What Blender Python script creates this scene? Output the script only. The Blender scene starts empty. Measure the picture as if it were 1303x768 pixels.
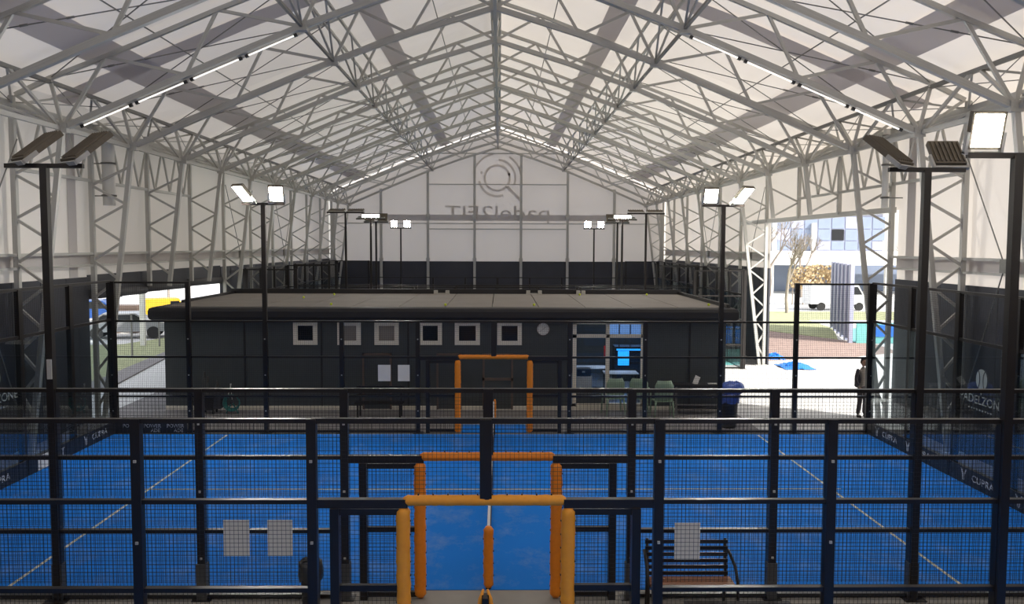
import bpy, bmesh, math, random
from mathutils import Vector, Matrix
random.seed(7)
PI = math.pi
C = bpy.context.scene.collection
# ------------------------------------------------------------------ camera
cam_d = bpy.data.cameras.new('camera'); cam = bpy.data.objects.new('camera', cam_d); C.objects.link(cam)
F, PITCH, YAW, ROLL = 1077.9, .0669, .0137, .0033
cam_d.sensor_fit = 'HORIZONTAL'; cam_d.sensor_width = 36.0; cam_d.lens = F/1303*36
cam_d.shift_x = 0.6/1303
cam_d.clip_start = .1; cam_d.clip_end = 600
cam.matrix_world = (Matrix.Translation((.1578, 0, 4.9728)) @ Matrix.Rotation(-YAW, 4, 'Z')
                    @ Matrix.Rotation(PI/2-PITCH, 4, 'X') @ Matrix.Rotation(ROLL, 4, 'Z'))
bpy.context.scene.camera = cam
# ------------------------------------------------------------------ sky, sun, exposure
W = bpy.data.worlds.new('world'); bpy.context.scene.world = W; W.use_nodes = True
nt = W.node_tree; bg = nt.nodes['Background']
sky = nt.nodes.new('ShaderNodeTexSky'); sky.sky_type = 'NISHITA'; sky.sun_disc = False
sky.sun_elevation = math.radians(38); sky.sun_rotation = math.radians(110); sky.air_density = 1.0; sky.dust_density = 2.5
hz = nt.nodes.new('ShaderNodeMix'); hz.data_type = 'RGBA'; hz.inputs[0].default_value = .6; hz.inputs[7].default_value = (3.3, 3.15, 2.95, 1)
nt.links.new(sky.outputs[0], hz.inputs[6]); nt.links.new(hz.outputs[2], bg.inputs[0]); bg.inputs[1].default_value = .35
sd = bpy.data.lights.new('sun', 'SUN'); sd.energy = 6.2; sd.angle = .012; sd.color = (1, .95, .88)
so = bpy.data.objects.new('sun', sd); C.objects.link(so)
so.rotation_euler = Vector((-1, .72, -.92)).to_track_quat('-Z', 'Y').to_euler()
VS = bpy.context.scene.view_settings
VS.view_transform = 'Standard'; VS.look = 'None'; VS.exposure = 0.40; VS.gamma = 1; VS.use_curve_mapping = False

# ------------------------------------------------------------------ materials
MATS = {}
def mat(name, col, rough=.6, metal=0., noise=.12, scale=6., emit=0., bump=0., col2=None, spec=.5):
    if name in MATS: return MATS[name]
    m = bpy.data.materials.new(name); m.use_nodes = True; t = m.node_tree; b = t.nodes['Principled BSDF']
    b.inputs['Roughness'].default_value = rough; b.inputs['Metallic'].default_value = metal
    b.inputs['Specular IOR Level'].default_value = spec
    tc = t.nodes.new('ShaderNodeTexCoord'); nz = t.nodes.new('ShaderNodeTexNoise')
    nz.inputs['Scale'].default_value = scale; nz.inputs['Detail'].default_value = 5
    t.links.new(tc.outputs['Object'], nz.inputs['Vector'])
    mx = t.nodes.new('ShaderNodeMix'); mx.data_type = 'RGBA'
    c2 = col2 or tuple(c*(1-noise) for c in col); c1 = tuple(min(1, c*(1+noise)) for c in col)
    mx.inputs[6].default_value = (*c1, 1); mx.inputs[7].default_value = (*c2, 1)
    t.links.new(nz.outputs['Fac'], mx.inputs[0]); t.links.new(mx.outputs[2], b.inputs['Base Color'])
    if bump:
        bp = t.nodes.new('ShaderNodeBump'); bp.inputs['Strength'].default_value = bump
        t.links.new(nz.outputs['Fac'], bp.inputs['Height']); t.links.new(bp.outputs[0], b.inputs['Normal'])
    if emit:
        b.inputs['Emission Color'].default_value = (*col, 1); b.inputs['Emission Strength'].default_value = emit
    MATS[name] = m; return m
def fabric(name, col, trans, tcol, scale=.6):
    m = bpy.data.materials.new(name); m.use_nodes = True; t = m.node_tree
    t.nodes.remove(t.nodes['Principled BSDF']); out = t.nodes['Material Output']
    d = t.nodes.new('ShaderNodeBsdfDiffuse'); tr = t.nodes.new('ShaderNodeBsdfTranslucent'); mx = t.nodes.new('ShaderNodeMixShader')
    tc = t.nodes.new('ShaderNodeTexCoord'); nz = t.nodes.new('ShaderNodeTexNoise'); nz.inputs['Scale'].default_value = scale; nz.inputs['Detail'].default_value = 4
    t.links.new(tc.outputs['Object'], nz.inputs['Vector'])
    mc = t.nodes.new('ShaderNodeMix'); mc.data_type = 'RGBA'
    mc.inputs[6].default_value = (*[c*1.03 for c in tcol], 1); mc.inputs[7].default_value = (*[c*.95 for c in tcol], 1)
    t.links.new(nz.outputs['Fac'], mc.inputs[0]); t.links.new(mc.outputs[2], tr.inputs[0])
    d.inputs[0].default_value = (*col, 1); mx.inputs[0].default_value = trans
    t.links.new(d.outputs[0], mx.inputs[1]); t.links.new(tr.outputs[0], mx.inputs[2]); t.links.new(mx.outputs[0], out.inputs[0])
    MATS[name] = m; return m
def glassy(name, tint, ior=1.5, rough=.02, extra=0.):
    m = bpy.data.materials.new(name); m.use_nodes = True; t = m.node_tree
    t.nodes.remove(t.nodes['Principled BSDF']); out = t.nodes['Material Output']
    a = t.nodes.new('ShaderNodeBsdfTransparent'); g = t.nodes.new('ShaderNodeBsdfGlossy'); mx = t.nodes.new('ShaderNodeMixShader'); fr = t.nodes.new('ShaderNodeFresnel')
    nz = t.nodes.new('ShaderNodeTexNoise'); nz.inputs['Scale'].default_value = 3
    mc = t.nodes.new('ShaderNodeMix'); mc.data_type = 'RGBA'
    mc.inputs[6].default_value = (*tint, 1); mc.inputs[7].default_value = (*[c*.94 for c in tint], 1)
    t.links.new(nz.outputs['Fac'], mc.inputs[0]); t.links.new(mc.outputs[2], a.inputs[0])
    lw = t.nodes.new('ShaderNodeLayerWeight'); lw.inputs[0].default_value = .5
    pw = t.nodes.new('ShaderNodeMath'); pw.operation = 'POWER'; pw.inputs[1].default_value = 3.0
    ml = t.nodes.new('ShaderNodeMath'); ml.operation = 'MULTIPLY_ADD'; ml.inputs[1].default_value = .8; ml.inputs[2].default_value = .035
    t.nodes.remove(fr); g.inputs['Roughness'].default_value = rough; g.inputs[0].default_value = (.8, .87, .9, 1)
    t.links.new(lw.outputs['Facing'], pw.inputs[0]); t.links.new(pw.outputs[0], ml.inputs[0]); t.links.new(ml.outputs[0], mx.inputs[0])
    t.links.new(a.outputs[0], mx.inputs[1]); t.links.new(g.outputs[0], mx.inputs[2]); t.links.new(mx.outputs[0], out.inputs[0])
    MATS[name] = m; return m
M_STEEL = mat('galvanised_steel', (.50, .49, .455), .5, .15, .18, 5)
M_STEEL2 = mat('dull_steel_rod', (.24, .235, .22), .55, .3, .2, 5)
M_MEM = fabric('white_membrane', (.80, .75, .70), .165, (.93, .86, .775))
M_WALLMEM = fabric('white_wall_membrane', (.80, .745, .69), .145, (.90, .85, .79))
M_GABLE = fabric('gable_membrane', (.78, .73, .69), .17, (.88, .82, .77))
M_BAND = fabric('grey_membrane_band', (.50, .475, .48), .22, (.82, .78, .78))
M_LETTER = fabric('grey_print', (.68, .64, .60), .20, (.85, .80, .75)); M_DBL = fabric('doubled_wall_cloth', (.66, .63, .62), .22, (.85, .81, .77))
M_DARK = mat('dark_grey_tarpaulin', (.044, .046, .058), .55, 0, .25, 1.2, bump=.1)
M_CURT = mat('grey_rolled_curtain', (.085, .085, .09), .7, 0, .25, 2)
M_BLACK = mat('black_powder_coat', (.014, .0105, .009), .34, 0, .3, 9)
M_WIRE = mat('black_wire', (.012, .012, .015), .55, .1, .2, 9)
M_GREYPL = mat('grey_plate', (.10, .10, .10), .5, .4, .2, 9)
M_ORANGE = mat('orange_vinyl', (.93, .27, .012), .42, 0, .12, 22, bump=.7)
M_ORANGE2 = mat('bright_orange_vinyl', (1, .38, .03), .4, 0, .10, 22, bump=.7)
M_WHITE = mat('white_paint', (.75, .74, .70), .5, 0, .05, 6)
M_PAPER = mat('paper', (.86, .81, .70), .7, 0, .05, 5)
M_TAPE = mat('white_tape', (.72, .72, .72), .7, 0, .1, 12)
M_LINE = mat('court_line', (.62, .60, .50), .9, 0, .25, 9)
M_CONC = mat('concrete', (.30, .285, .255), .85, 0, .22, 1.5, bump=.1)
M_CONC_F = mat('dark_asphalt_floor', (.24, .225, .22), .85, 0, .2, 1.2)
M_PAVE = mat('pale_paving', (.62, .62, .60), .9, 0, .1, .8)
M_GRASS = mat('grass', (.34, .36, .20), 1, 0, .4, 3)
M_MULCH = mat('brown_mulch', (.30, .22, .19), 1, 0, .35, 2.5)
M_BLDG = mat('dark_green_grey_cladding', (.056, .065, .068), .55, 0, .15, 2)
M_ROOFT = mat('roof_deck_grey', (.25, .225, .20), .75, 0, .18, 1)
M_BRACK = mat('black_roof_fascia', (.016, .015, .017), .5, 0, .2, 3)
M_BROWN = mat('brown_frame', (.14, .10, .08), .6, 0, .25, 6)
M_WOOD = mat('varnished_wood', (.28, .11, .05), .5, 0, .35, 7)
M_DARKWIN = mat('dark_pane', (.012, .014, .018), .15, 0, .1, 2)
M_LAMPB = mat('floodlight_body', (.16, .135, .10), .6, .3, .25, 12)
M_LENS = mat('floodlight_lens_lit', (1, .97, .9), .3, 0, 0, 5, emit=130)
M_TUBE = mat('tube_light', (1, .95, .88), .4, 0, 0, 5, emit=.8)
M_GREENP = mat('sage_green_plastic', (.30, .42, .30), .45, 0, .06, 4)
M_BINBLK = mat('black_plastic', (.016, .016, .018), .4, 0, .2, 8)
M_BAGB = mat('blue_bag', (.06, .12, .45), .35, 0, .3, 8, bump=.5)
M_BAGG = mat('grey_bag', (.05, .048, .045), .35, 0, .4, 12, bump=.7)
M_SHEET = mat('blue_sheet', (.02, .22, .85), .4, 0, .3, 5, bump=.6)
M_TEAL = mat('teal_court', (.16, .46, .44), .8, 0, .15, 2)
M_BLUEW = mat('blue_panel', (.01, .16, .72), .6, 0, .1, 2)
M_FAC = mat('grey_blue_facade', (.33, .35, .46), .5, 0, .15, .6)
M_FACG = mat('facade_glass', (.24, .29, .40), .3, .1, .15, 1)
M_BARK = mat('pale_bark', (.30, .26, .22), .9, 0, .3, 5)
M_HEDGE = mat('dry_brown_leaves', (.50, .38, .22), 1, 0, .35, 9)
M_RED = mat('red_paint', (.5, .02, .02), .4)
M_CARB = mat('blue_car_paint', (.03, .10, .35), .25, .3, .1, 3)
M_CARW = mat('white_car_paint', (.75, .76, .78), .25, .1, .05, 3)
M_CARS = mat('silver_car_paint', (.30, .31, .33), .3, .4, .05, 3)
M_CARY = mat('yellow_paint', (.65, .42, .03), .4, .1, .1, 3)
M_TYRE = mat('tyre_rubber', (.02, .02, .02), .8)
M_SKIN = mat('skin', (.36, .20, .14), .6, 0, .1, 8)
M_JACK = mat('dark_jacket', (.035, .028, .035), .8, 0, .25, 14)
M_VEST = mat('grey_beige_shirt', (.20, .18, .16), .8, 0, .15, 14)
M_TROU = mat('dark_trousers', (.045, .035, .04), .8, 0, .2, 14)
M_HAIR = mat('dark_hair', (.02, .014, .012), .8, 0, .2, 30)
M_FLOORI = mat('room_floor', (.12, .14, .17), .35, 0, .1, 3)
M_SCREEN = mat('blue_screen', (.02, .35, 1.0), .4, 0, .35, 7, emit=1.1)
M_REAR = mat('daylit_rear_window', (.22, .42, .85), .3, 0, .3, 4, emit=.45)
M_TTOP = mat('light_table_top', (.35, .38, .42), .4, 0, .1, 4)
M_YEL = mat('yellow_ball_felt', (.65, .75, .06), .9, 0, .1, 20)
M_TEALH = mat('teal_hose', (.02, .20, .19), .5, 0, .2, 8)
M_LETW = mat('white_lettering', (.55, .57, .58), .6, 0, .05, 8)
M_LETS = mat('sticker_lettering', (.26, .30, .28), .6, 0, .1, 8)
G_COURT = glassy('court_glass', (.90, .94, .96), 1.5)
G_WIN = glassy('window_glass', (.88, .91, .94), 1.45)
# blue artificial turf with sand
def turf():
    m = bpy.data.materials.new('blue_turf'); m.use_nodes = True; t = m.node_tree; b = t.nodes['Principled BSDF']
    b.inputs['Roughness'].default_value = .85; b.inputs['Specular IOR Level'].default_value = .25
    tc = t.nodes.new('ShaderNodeTexCoord'); mp = t.nodes.new('ShaderNodeMapping'); mp.inputs['Scale'].default_value = (1.3, .8, 1)
    t.links.new(tc.outputs['Object'], mp.inputs[0])
    n1 = t.nodes.new('ShaderNodeTexNoise'); n1.inputs['Scale'].default_value = 1.1; n1.inputs['Detail'].default_value = 10; n1.inputs['Roughness'].default_value = .72
    t.links.new(mp.outputs[0], n1.inputs['Vector'])
    r = t.nodes.new('ShaderNodeValToRGB'); r.color_ramp.elements[0].position = .50; r.color_ramp.elements[1].position = .86
    t.links.new(n1.outputs['Fac'], r.inputs[0])
    mx = t.nodes.new('ShaderNodeMix'); mx.data_type = 'RGBA'
    mx.inputs[6].default_value = (.001, .215, .80, 1); mx.inputs[7].default_value = (.20, .34, .68, 1)
    t.links.new(r.outputs[0], mx.inputs[0])
    n2 = t.nodes.new('ShaderNodeTexNoise'); n2.inputs['Scale'].default_value = .35; n2.inputs['Detail'].default_value = 3
    t.links.new(tc.outputs['Object'], n2.inputs['Vector'])
    mu = t.nodes.new('ShaderNodeMix'); mu.data_type = 'RGBA'; mu.blend_type = 'MULTIPLY'; mu.inputs[0].default_value = .2
    t.links.new(mx.outputs[2], mu.inputs[6]); t.links.new(n2.outputs['Fac'], mu.inputs[7]); t.links.new(mu.outputs[2], b.inputs['Base Color'])
    return m
M_TURF = turf()

# ------------------------------------------------------------------ helpers
WM = {}
def link(name, mesh, M, parent=None):
    o = bpy.data.objects.new(name, mesh); C.objects.link(o)
    if parent is not None:
        o.parent = parent; o.matrix_parent_inverse = WM[parent.name].inverted()
    o.matrix_basis = M; WM[o.name] = M.copy(); return o
def tag(o, label=None, cat=None, group=None, kind=None):
    if label: o['label'] = label
    if cat: o['category'] = cat
    if group: o['group'] = group
    if kind: o['kind'] = kind
    return o
def thing(name, label, cat, loc=(0, 0, 0), group=None, kind=None):
    return tag(link(name, None, Matrix.Translation(loc)), label, cat, group, kind)
CACHE = {}
def shape(kind, m, n=10):
    k = (kind, m.name, n)
    if k in CACHE: return CACHE[k]
    bm = bmesh.new()
    if kind == 'box': bmesh.ops.create_cube(bm, size=1)
    elif kind == 'cyl': bmesh.ops.create_cone(bm, cap_ends=True, segments=n, radius1=.5, radius2=.5, depth=1)
    elif kind == 'sph': bmesh.ops.create_uvsphere(bm, u_segments=16, v_segments=10, radius=.5)
    me = bpy.data.meshes.new(kind + '_' + m.name); bm.to_mesh(me); bm.free()
    if kind != 'box':
        for p in me.polygons: p.use_smooth = abs(p.normal.z) < .95 or kind == 'sph'
    me.materials.append(m); CACHE[k] = me; return me
def beam(name, p0, p1, w, h, m, parent=None, round_=False, up=(0, 0, 1)):
    """straight member from p0 to p1: w across, h along 'up'"""
    p0 = Vector(p0); p1 = Vector(p1); d = p1-p0; L = d.length; z = d/L; u = Vector(up)
    if abs(z.dot(u)) > .99: u = Vector((0, 1, 0))
    x = u.cross(z).normalized(); y = z.cross(x)
    R = Matrix((x, y, z)).transposed().to_4x4()
    S = Matrix.Diagonal((w, h, L, 1))
    return link(name, shape('cyl' if round_ else 'box', m, 8 if w < .05 else 12), Matrix.Translation((p0+p1)/2) @ R @ S, parent)
def box(name, x0, x1, y0, y1, z0, z1, m, parent=None):
    return link(name, shape('box', m), Matrix.Translation(((x0+x1)/2, (y0+y1)/2, (z0+z1)/2)) @ Matrix.Diagonal((abs(x1-x0), abs(y1-y0), abs(z1-z0), 1)), parent)
class MB:
    def __init__(s): s.v = []; s.f = []
    def box(s, x0, x1, y0, y1, z0, z1):
        b = len(s.v); s.v += [(x, y, z) for z in (z0, z1) for y in (y0, y1) for x in (x0, x1)]
        s.f += [tuple(b+i for i in q) for q in ((0, 2, 3, 1), (4, 5, 7, 6), (0, 1, 5, 4), (2, 6, 7, 3), (0, 4, 6, 2), (1, 3, 7, 5))]; return s
    def tube(s, pts, rads, n=8, cap=True):
        pts = [Vector(p) for p in pts]; b = len(s.v)
        if not hasattr(rads, '__len__'): rads = [rads]*len(pts)
        u = None
        for i, p in enumerate(pts):
            d = (pts[min(i+1, len(pts)-1)]-pts[max(i-1, 0)]).normalized()
            if u is None: u = d.cross(Vector((0, 0, 1)) if abs(d.z) < .9 else Vector((0, 1, 0))).normalized()
            u = (u-d*u.dot(d)).normalized(); w = d.cross(u)
            for k in range(n):
                a = 2*PI*k/n; s.v.append(tuple(p+rads[i]*(math.cos(a)*u+math.sin(a)*w)))
        for i in range(len(pts)-1):
            for k in range(n):
                a = b+i*n+k; c = b+i*n+(k+1) % n; s.f.append((a, c, c+n, a+n))
        if cap: s.f.append(tuple(b+k for k in range(n))[::-1]); s.f.append(tuple(b+(len(pts)-1)*n+k for k in range(n)))
        return s
    def prism(s, poly, h, ax=0):
        """poly in the plane normal to axis ax, extruded from h[0] to h[1]"""
        b = len(s.v); n = len(poly)
        for t in h:
            for p in poly:
                q = list(p); q.insert(ax, t); s.v.append(tuple(q))
        s.f += [tuple(range(b, b+n))[::-1], tuple(range(b+n, b+2*n))] + [(b+i, b+(i+1) % n, b+n+(i+1) % n, b+n+i) for i in range(n)]
        return s
    def mesh(s, name, m, smooth=False):
        me = bpy.data.meshes.new(name); me.from_pydata(s.v, [], s.f)
        bm = bmesh.new(); bm.from_mesh(me); bmesh.ops.recalc_face_normals(bm, faces=bm.faces); bm.to_mesh(me); bm.free()
        if smooth:
            for p in me.polygons: p.use_smooth = True
        me.materials.append(m); return me
    def build(s, name, m, parent=None, M=None, smooth=False):
        return link(name, s.mesh(name, m, smooth), M or Matrix(), parent)
def text(name, s, size, M, m, parent=None, extrude=.004, align='CENTER', sx=1.):
    cu = bpy.data.curves.new(name, 'FONT'); cu.body = s; cu.size = size; cu.extrude = extrude; cu.align_x = align; cu.resolution_u = 3
    t = bpy.data.objects.new('tmp', cu); C.objects.link(t)
    dg = bpy.context.evaluated_depsgraph_get(); dg.update()
    me = bpy.data.meshes.new_from_object(t.evaluated_get(dg)); bpy.data.objects.remove(t)
    me.materials.clear(); me.materials.append(m)
    return link(name, me, M @ Matrix.Diagonal((sx, 1, 1, 1)), parent)
def frame_mat(o, x, y):
    x = Vector(x); y = Vector(y); z = x.cross(y); M = Matrix((x, y, z)).transposed().to_4x4(); M.translation = o; return M

# ------------------------------------------------------------------ setting: ground, floor, courts
floor = tag(MB().box(-11.4, 11.4, -12, 57.8, -.12, 0).build('floor', M_CONC_F), kind='structure')
tag(MB().box(-5.6, 5.6, 9.35, 12.2, 0, .006).box(-9.9, -5.6, 9.35, 12.2, 0, .006).box(5.6, 9.9, 9.35, 12.2, 0, .006).build('floor', M_CONC), kind='structure')
tag(MB().box(-90, -11.4, -40, 140, -.16, -.02).box(11.4, 120, -40, 140, -.16, -.02).box(-11.4, 11.4, 57.8, 140, -.16, -.02).box(-11.4, 11.4, -40, -12, -.16, -.02).build('ground', M_PAVE), kind='structure')
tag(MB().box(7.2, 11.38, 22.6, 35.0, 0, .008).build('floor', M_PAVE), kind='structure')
def court(y0, y1, m, name='court_surface', lines=True):
    c = tag(MB().box(-9.97, 9.97, y0, y1, .0, .014).build(name, m), kind='structure')
    if lines:
        for x in (-6.95, 6.95): MB().box(x-.025, x+.025, y0+.02, y1-.1, .014, .018).build('court_line', M_LINE, c)
        ym = (y0+y1)/2; MB().box(-7.15, 7.15, ym-.025, ym+.025, .014, .019).build('court_line', M_LINE, c)
    return c
court(-1, 9.36, M_TURF); court(11.93, 22.0, M_TURF)
court(35.1, 40.4, M_TEAL, lines=True); court(42.5, 52.6, M_TURF)
tag(MB().box(-.86, .86, 22.25, 23.2, 0, .016).build('doormat', M_TURF), 'blue turf mat just beyond the far orange gate', 'mat')

# ------------------------------------------------------------------ tent
FY = [20.1+3.75*k for k in range(-2, 11)]           # frame positions, last one carries the gable
PROF = [(0, 12.98), (6.4, 10.62), (10.3, 8.98), (11.1, 8.62), (11.4, 8.15)]
ceiling = thing('ceiling', None, None, (0, 20, 9), kind='structure')
edges = [-12, -8.4, -4.65, -.9, 1.35, 5.1, 8.85] + FY
for a, b in zip(edges[:-1], edges[1:]):
    for s in (-1, 1):
        mb = MB(); n = 4
        rows = []
        for i in range(n+1):
            y = a+(b-a)*i/n; lift = .07*math.sin(PI*i/n)
            rows.append([(s*x, y, z+lift*(1 if 0 < j < 4 else 0)) for j, (x, z) in enumerate(PROF)])
        for r in rows: mb.v += r
        k = len(PROF)
        for i in range(n):
            for j in range(k-1): mb.f.append((i*k+j, i*k+j+1, (i+1)*k+j+1, (i+1)*k+j))
        mb.build('membrane_panel', M_MEM, ceiling)
def zroof(x):
    x = abs(x)
    for (a, za), (b, zb) in zip(PROF[:-1], PROF[1:]):
        if a <= x <= b: return za+(zb-za)*(x-a)/(b-a)
# grey double-layer bands: four along the hall, one across at a frame
for s in (-1, 1):
    for xc, hw in ((3.55, .3), (9.15, .42)):
        mb = MB()
        for y in (-11.9, 57.5): mb.v += [(s*(xc-hw), y, zroof(xc-hw)-.03), (s*(xc+hw), y, zroof(xc+hw)-.03)]
        mb.f.append((0, 1, 3, 2)); mb.build('grey_band', M_BAND, ceiling)
    mb = MB()
    for (x, z) in PROF[:4]: mb.v += [(s*x, 21.6, z-.03), (s*x, 22.6, z-.03)]
    for j in range(3): mb.f.append((2*j, 2*j+1, 2*j+3, 2*j+2))
    mb.build('grey_band', M_BAND, ceiling)
# side walls
for s, nm in ((-1, 'wall_left'), (1, 'wall_right')):
    w = thing(nm, None, None, (s*11.4, 20, 4), kind='structure')
    for a, b in zip(edges[:-1], edges[1:]):
        opening = 23.8 < a < 34.9
        z0 = (6.0 if s > 0 else 4.1) if opening else 4.05
        mb = MB(); n = 1
        mb.v += [(s*11.4, a, z0), (s*11.4, b, z0), (s*11.4, b, 8.16), (s*11.4, a, 8.16)]; mb.f.append((0, 1, 2, 3)); mb.build('wall_fabric', M_WALLMEM, w)
        if opening and s < 0:
            MB().box(-11.44, -11.37, a, b, 3.62, 4.1).build('dark_wall_sheet', M_DARK, w)
            MB().tube([(-11.38, a, 3.55), (-11.38, b, 3.5)], .14, 10).build('rolled_curtain', M_CURT, w, smooth=True)
        if not opening:
            nseg = 3
            for q in range(nseg):
                y0 = a+(b-a)*q/nseg; y1 = a+(b-a)*(q+1)/nseg
                MB().box(s*11.35 if s > 0 else -11.42, s*11.42 if s > 0 else -11.35, y0+.015, y1-.015, 0, 4.05).build('dark_wall_sheet', M_DARK, w)
    # darker doubled strip and horizontal wall tubes
    MB().box(s*11.37-.005, s*11.37+.005, 22.85, 23.3, 4.05, 8.3).build('grey_band', M_DBL, w)
    ya, yb = (-10, 57.5)
    if s < 0:
        beam('wall_tube', (-11.2, ya, 4.7), (-11.2, yb, 4.7), .07, .07, M_STEEL, w); beam('wall_tube', (-11.2, ya, 4.38), (-11.2, yb, 4.38), .06, .06, M_STEEL, w)
        MB().box(-11.38, -11.37, -12, 57.5, 4.4, 4.68).build('grey_band', M_DBL, w)
    else:
        for a, b in ((-10, 23.85), (35.1, 57.5)):
            beam('wall_tube', (11.2, a, 4.68), (11.2, b, 4.68), .07, .07, M_STEEL, w); beam('wall_tube', (11.2, a, 4.36), (11.2, b, 4.36), .06, .06, M_STEEL, w)
            MB().box(11.37, 11.38, a, b, 4.38, 4.66).build('grey_band', M_DBL, w)
        beam('opening_lintel', (11.25, 23.85, 6.0), (11.25, 38.85, 6.0), .16, .16, M_STEEL, w)
# end walls of the tent
for nm, y in (('wall_back', 57.75), ('wall_front', -12)):
    w = thing(nm, None, None, (0, y, 4), kind='structure')
    mb = MB(); pts = [(-11.4, y, 3.87), (11.4, y, 3.87), (11.4, y, 8.15), (11.1, y, 8.62), (10.3, y, 8.98), (6.4, y, 10.62), (0, y, 12.98), (-6.4, y, 10.62), (-10.3, y, 8.98), (-11.1, y, 8.62), (-11.4, y, 8.15)]
    mb.v = pts; mb.f = [tuple(range(len(pts)))]; mb.build('gable_fabric', M_GABLE, w)
    xs = [-11.4, -7.88, -4.72, -1.57, 1.57, 4.72, 7.88, 11.4]
    for a, b in zip(xs[:-1], xs[1:]): MB().box(a+.01, b-.01, y-.04, y+.02, 0, 3.87).build('dark_wall_sheet', M_DARK, w)
    if y > 0:
        for x in (-11.07, -7.88, -4.72, -1.57, 1.57, 4.72, 7.88, 11.07):
            beam('gable_post', (x, y-.25, 0), (x, y-.25, zroof(x)-1.25), .17, .14, M_STEEL, w)
            beam('post_joint', (x, y-.25, 6.75), (x, y-.25, 7.05), .26, .2, M_STEEL, w)
            beam('post_joint', (x, y-.25, 3.9), (x, y-.25, 4.1), .26, .2, M_STEEL, w)
        for z, hw in ((11.12, 4.72), (9.05, 4.72), (6.42, 11.0), (6.05, 4.72)):
            beam('gable_tube', (-hw, y-.22, z), (hw, y-.22, z), .07, .07, M_STEEL, w)
        MB().box(-8.2, 8.2, y-.03, y-.02, 6.62, 7.02).build('grey_band', M_DBL, w)
        # print on the outside of the gable, seen mirrored through the cloth
        Mt = frame_mat((0, y-.05, 6.75), (-1, 0, 0), (0, 0, 1))
        text('lettering', 'padel2FIT', 1.28, Mt, M_LETTER, w, .002, sx=1.42)
        def arc(r, a0, a1, wd, n=26):
            m_ = MB()
            for i in range(n+1):
                a = math.radians(a0+(a1-a0)*i/n)
                m_.v += [(-.05+math.cos(a)*(r-wd/2), y-.05, 9.5+math.sin(a)*(r-wd/2)), (-.05+math.cos(a)*(r+wd/2), y-.05, 9.5+math.sin(a)*(r+wd/2))]
            for i in range(n): m_.f.append((2*i, 2*i+1, 2*i+3, 2*i+2))
            m_.build('logo_arc', M_LETTER, w)
        arc(.85, -30, 320, .15); arc(1.22, -20, 85, .15); arc(1.22, 190, 290, .15); arc(1.62, -10, 60, .14); arc(1.62, 100, 170, .12)
        m_ = MB(); m_.v = [(.55, y-.05, 8.85), (.7, y-.05, 8.98), (1.7, y-.05, 7.98), (1.55, y-.05, 7.85)]; m_.f = [(0, 1, 2, 3)]; m_.build('logo_arc', M_LETTER, w)
        for px_, pz_ in ((-1.1, 9.85), (.75, 9.75)):
            m_ = MB(); m_.v = [(px_+.1*math.cos(a), y-.05, pz_+.1*math.sin(a)) for a in [k*PI/4 for k in range(8)]]; m_.f = [tuple(range(8))]; m_.build('logo_arc', M_LETTER, w)

# ------------------------------------------------------------------ roof truss frames
BOT = [(10.03, 7.66), (7.15, 8.9), (4.45, 10.02), (2.35, 10.78), (0, 11.5)]
TOP = [(11.1, 8.42), (10.3, 8.80), (9.0, 9.30), (6.4, 10.38), (3.75, 11.42), (1.45, 12.28), (0, 12.75)]
B = lambda i, s, y: (s*BOT[i][0], y, BOT[i][1])
T = lambda i, s, y: (s*TOP[i][0], y, TOP[i][1])
ORD = ['', 'first', 'second', 'third', 'fourth', 'fifth', 'sixth', 'seventh', 'eighth', 'ninth', 'tenth', 'eleventh', 'twelfth', 'thirteenth']
def truss(y, label):
    t = thing('roof_truss_frame', label, 'roof truss', (0, y, 0), 'galvanised truss frames of the tent')
    k = .03
    for s in (-1, 1):
        for i in range(4): beam('bottom_chord', B(i, s, y), B(i+1, s, y), .135, .135, M_STEEL, t)
        for i in range(6): beam('top_chord', T(i, s, y), T(i+1, s, y), .10, .10, M_STEEL, t)
        for a, b in ((B(0, s, y), T(0, s, y)), (B(0, s, y), T(1, s, y)), (B(0, s, y), T(2, s, y)), (T(2, s, y), B(1, s, y)), (B(1, s, y), T(3, s, y)), (T(3, s, y), B(2, s, y)),
                     (B(2, s, y), T(4, s, y)), (T(4, s, y), B(3, s, y)), (B(3, s, y), T(5, s, y)), (T(5, s, y), B(4, s, y))):
            beam('web_member', a, b, .07, .07, M_STEEL, t)
        # column: straight outer chord, leaning inner chord, zigzag
        xi = lambda z: 11.02-(11.02-10.05)*z/7.66
        zb = 0
        if 26 < y < 33: zb = 6.0 if s > 0 else 3.62
        beam('column_outer_chord', (s*11.2, y, zb), (s*11.2, y, 8.4), .12, .12, M_STEEL, t)
        beam('column_inner_chord', (s*xi(zb), y, zb), (s*10.05, y, 7.66), .12, .12, M_STEEL, t)
        z = .35; out = True
        while z < zb: z += .52; out = not out
        while z < 7.1:
            dz = .52
            a = (s*(11.2 if out else xi(z)), y, z); b = (s*(xi(z+dz) if out else 11.2), y, z+dz)
            beam('column_brace', a, b, .06, .06, M_STEEL, t); z += dz; out = not out
        beam('column_brace', (s*10.05, y, 7.66), (s*11.2, y, 8.1), .08, .08, M_STEEL, t)
        if not zb: beam('base_plate', (s*11.1, y, 0), (s*11.1, y, .02), .5, .3, M_STEEL, t)
    beam('king_post', B(4, 1, y), T(6, 1, y), .1, .1, M_STEEL, t)
    for i in (0, 2, 4):
        for s in ((-1, 1) if i < 4 else (1,)):
            bx, by, bz = B(i, s, y); box('node_plate', bx-.13, bx+.13, by-.1, by+.1, bz-.11, bz+.11, M_STEEL, t)
    return t
N = len(FY)
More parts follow.
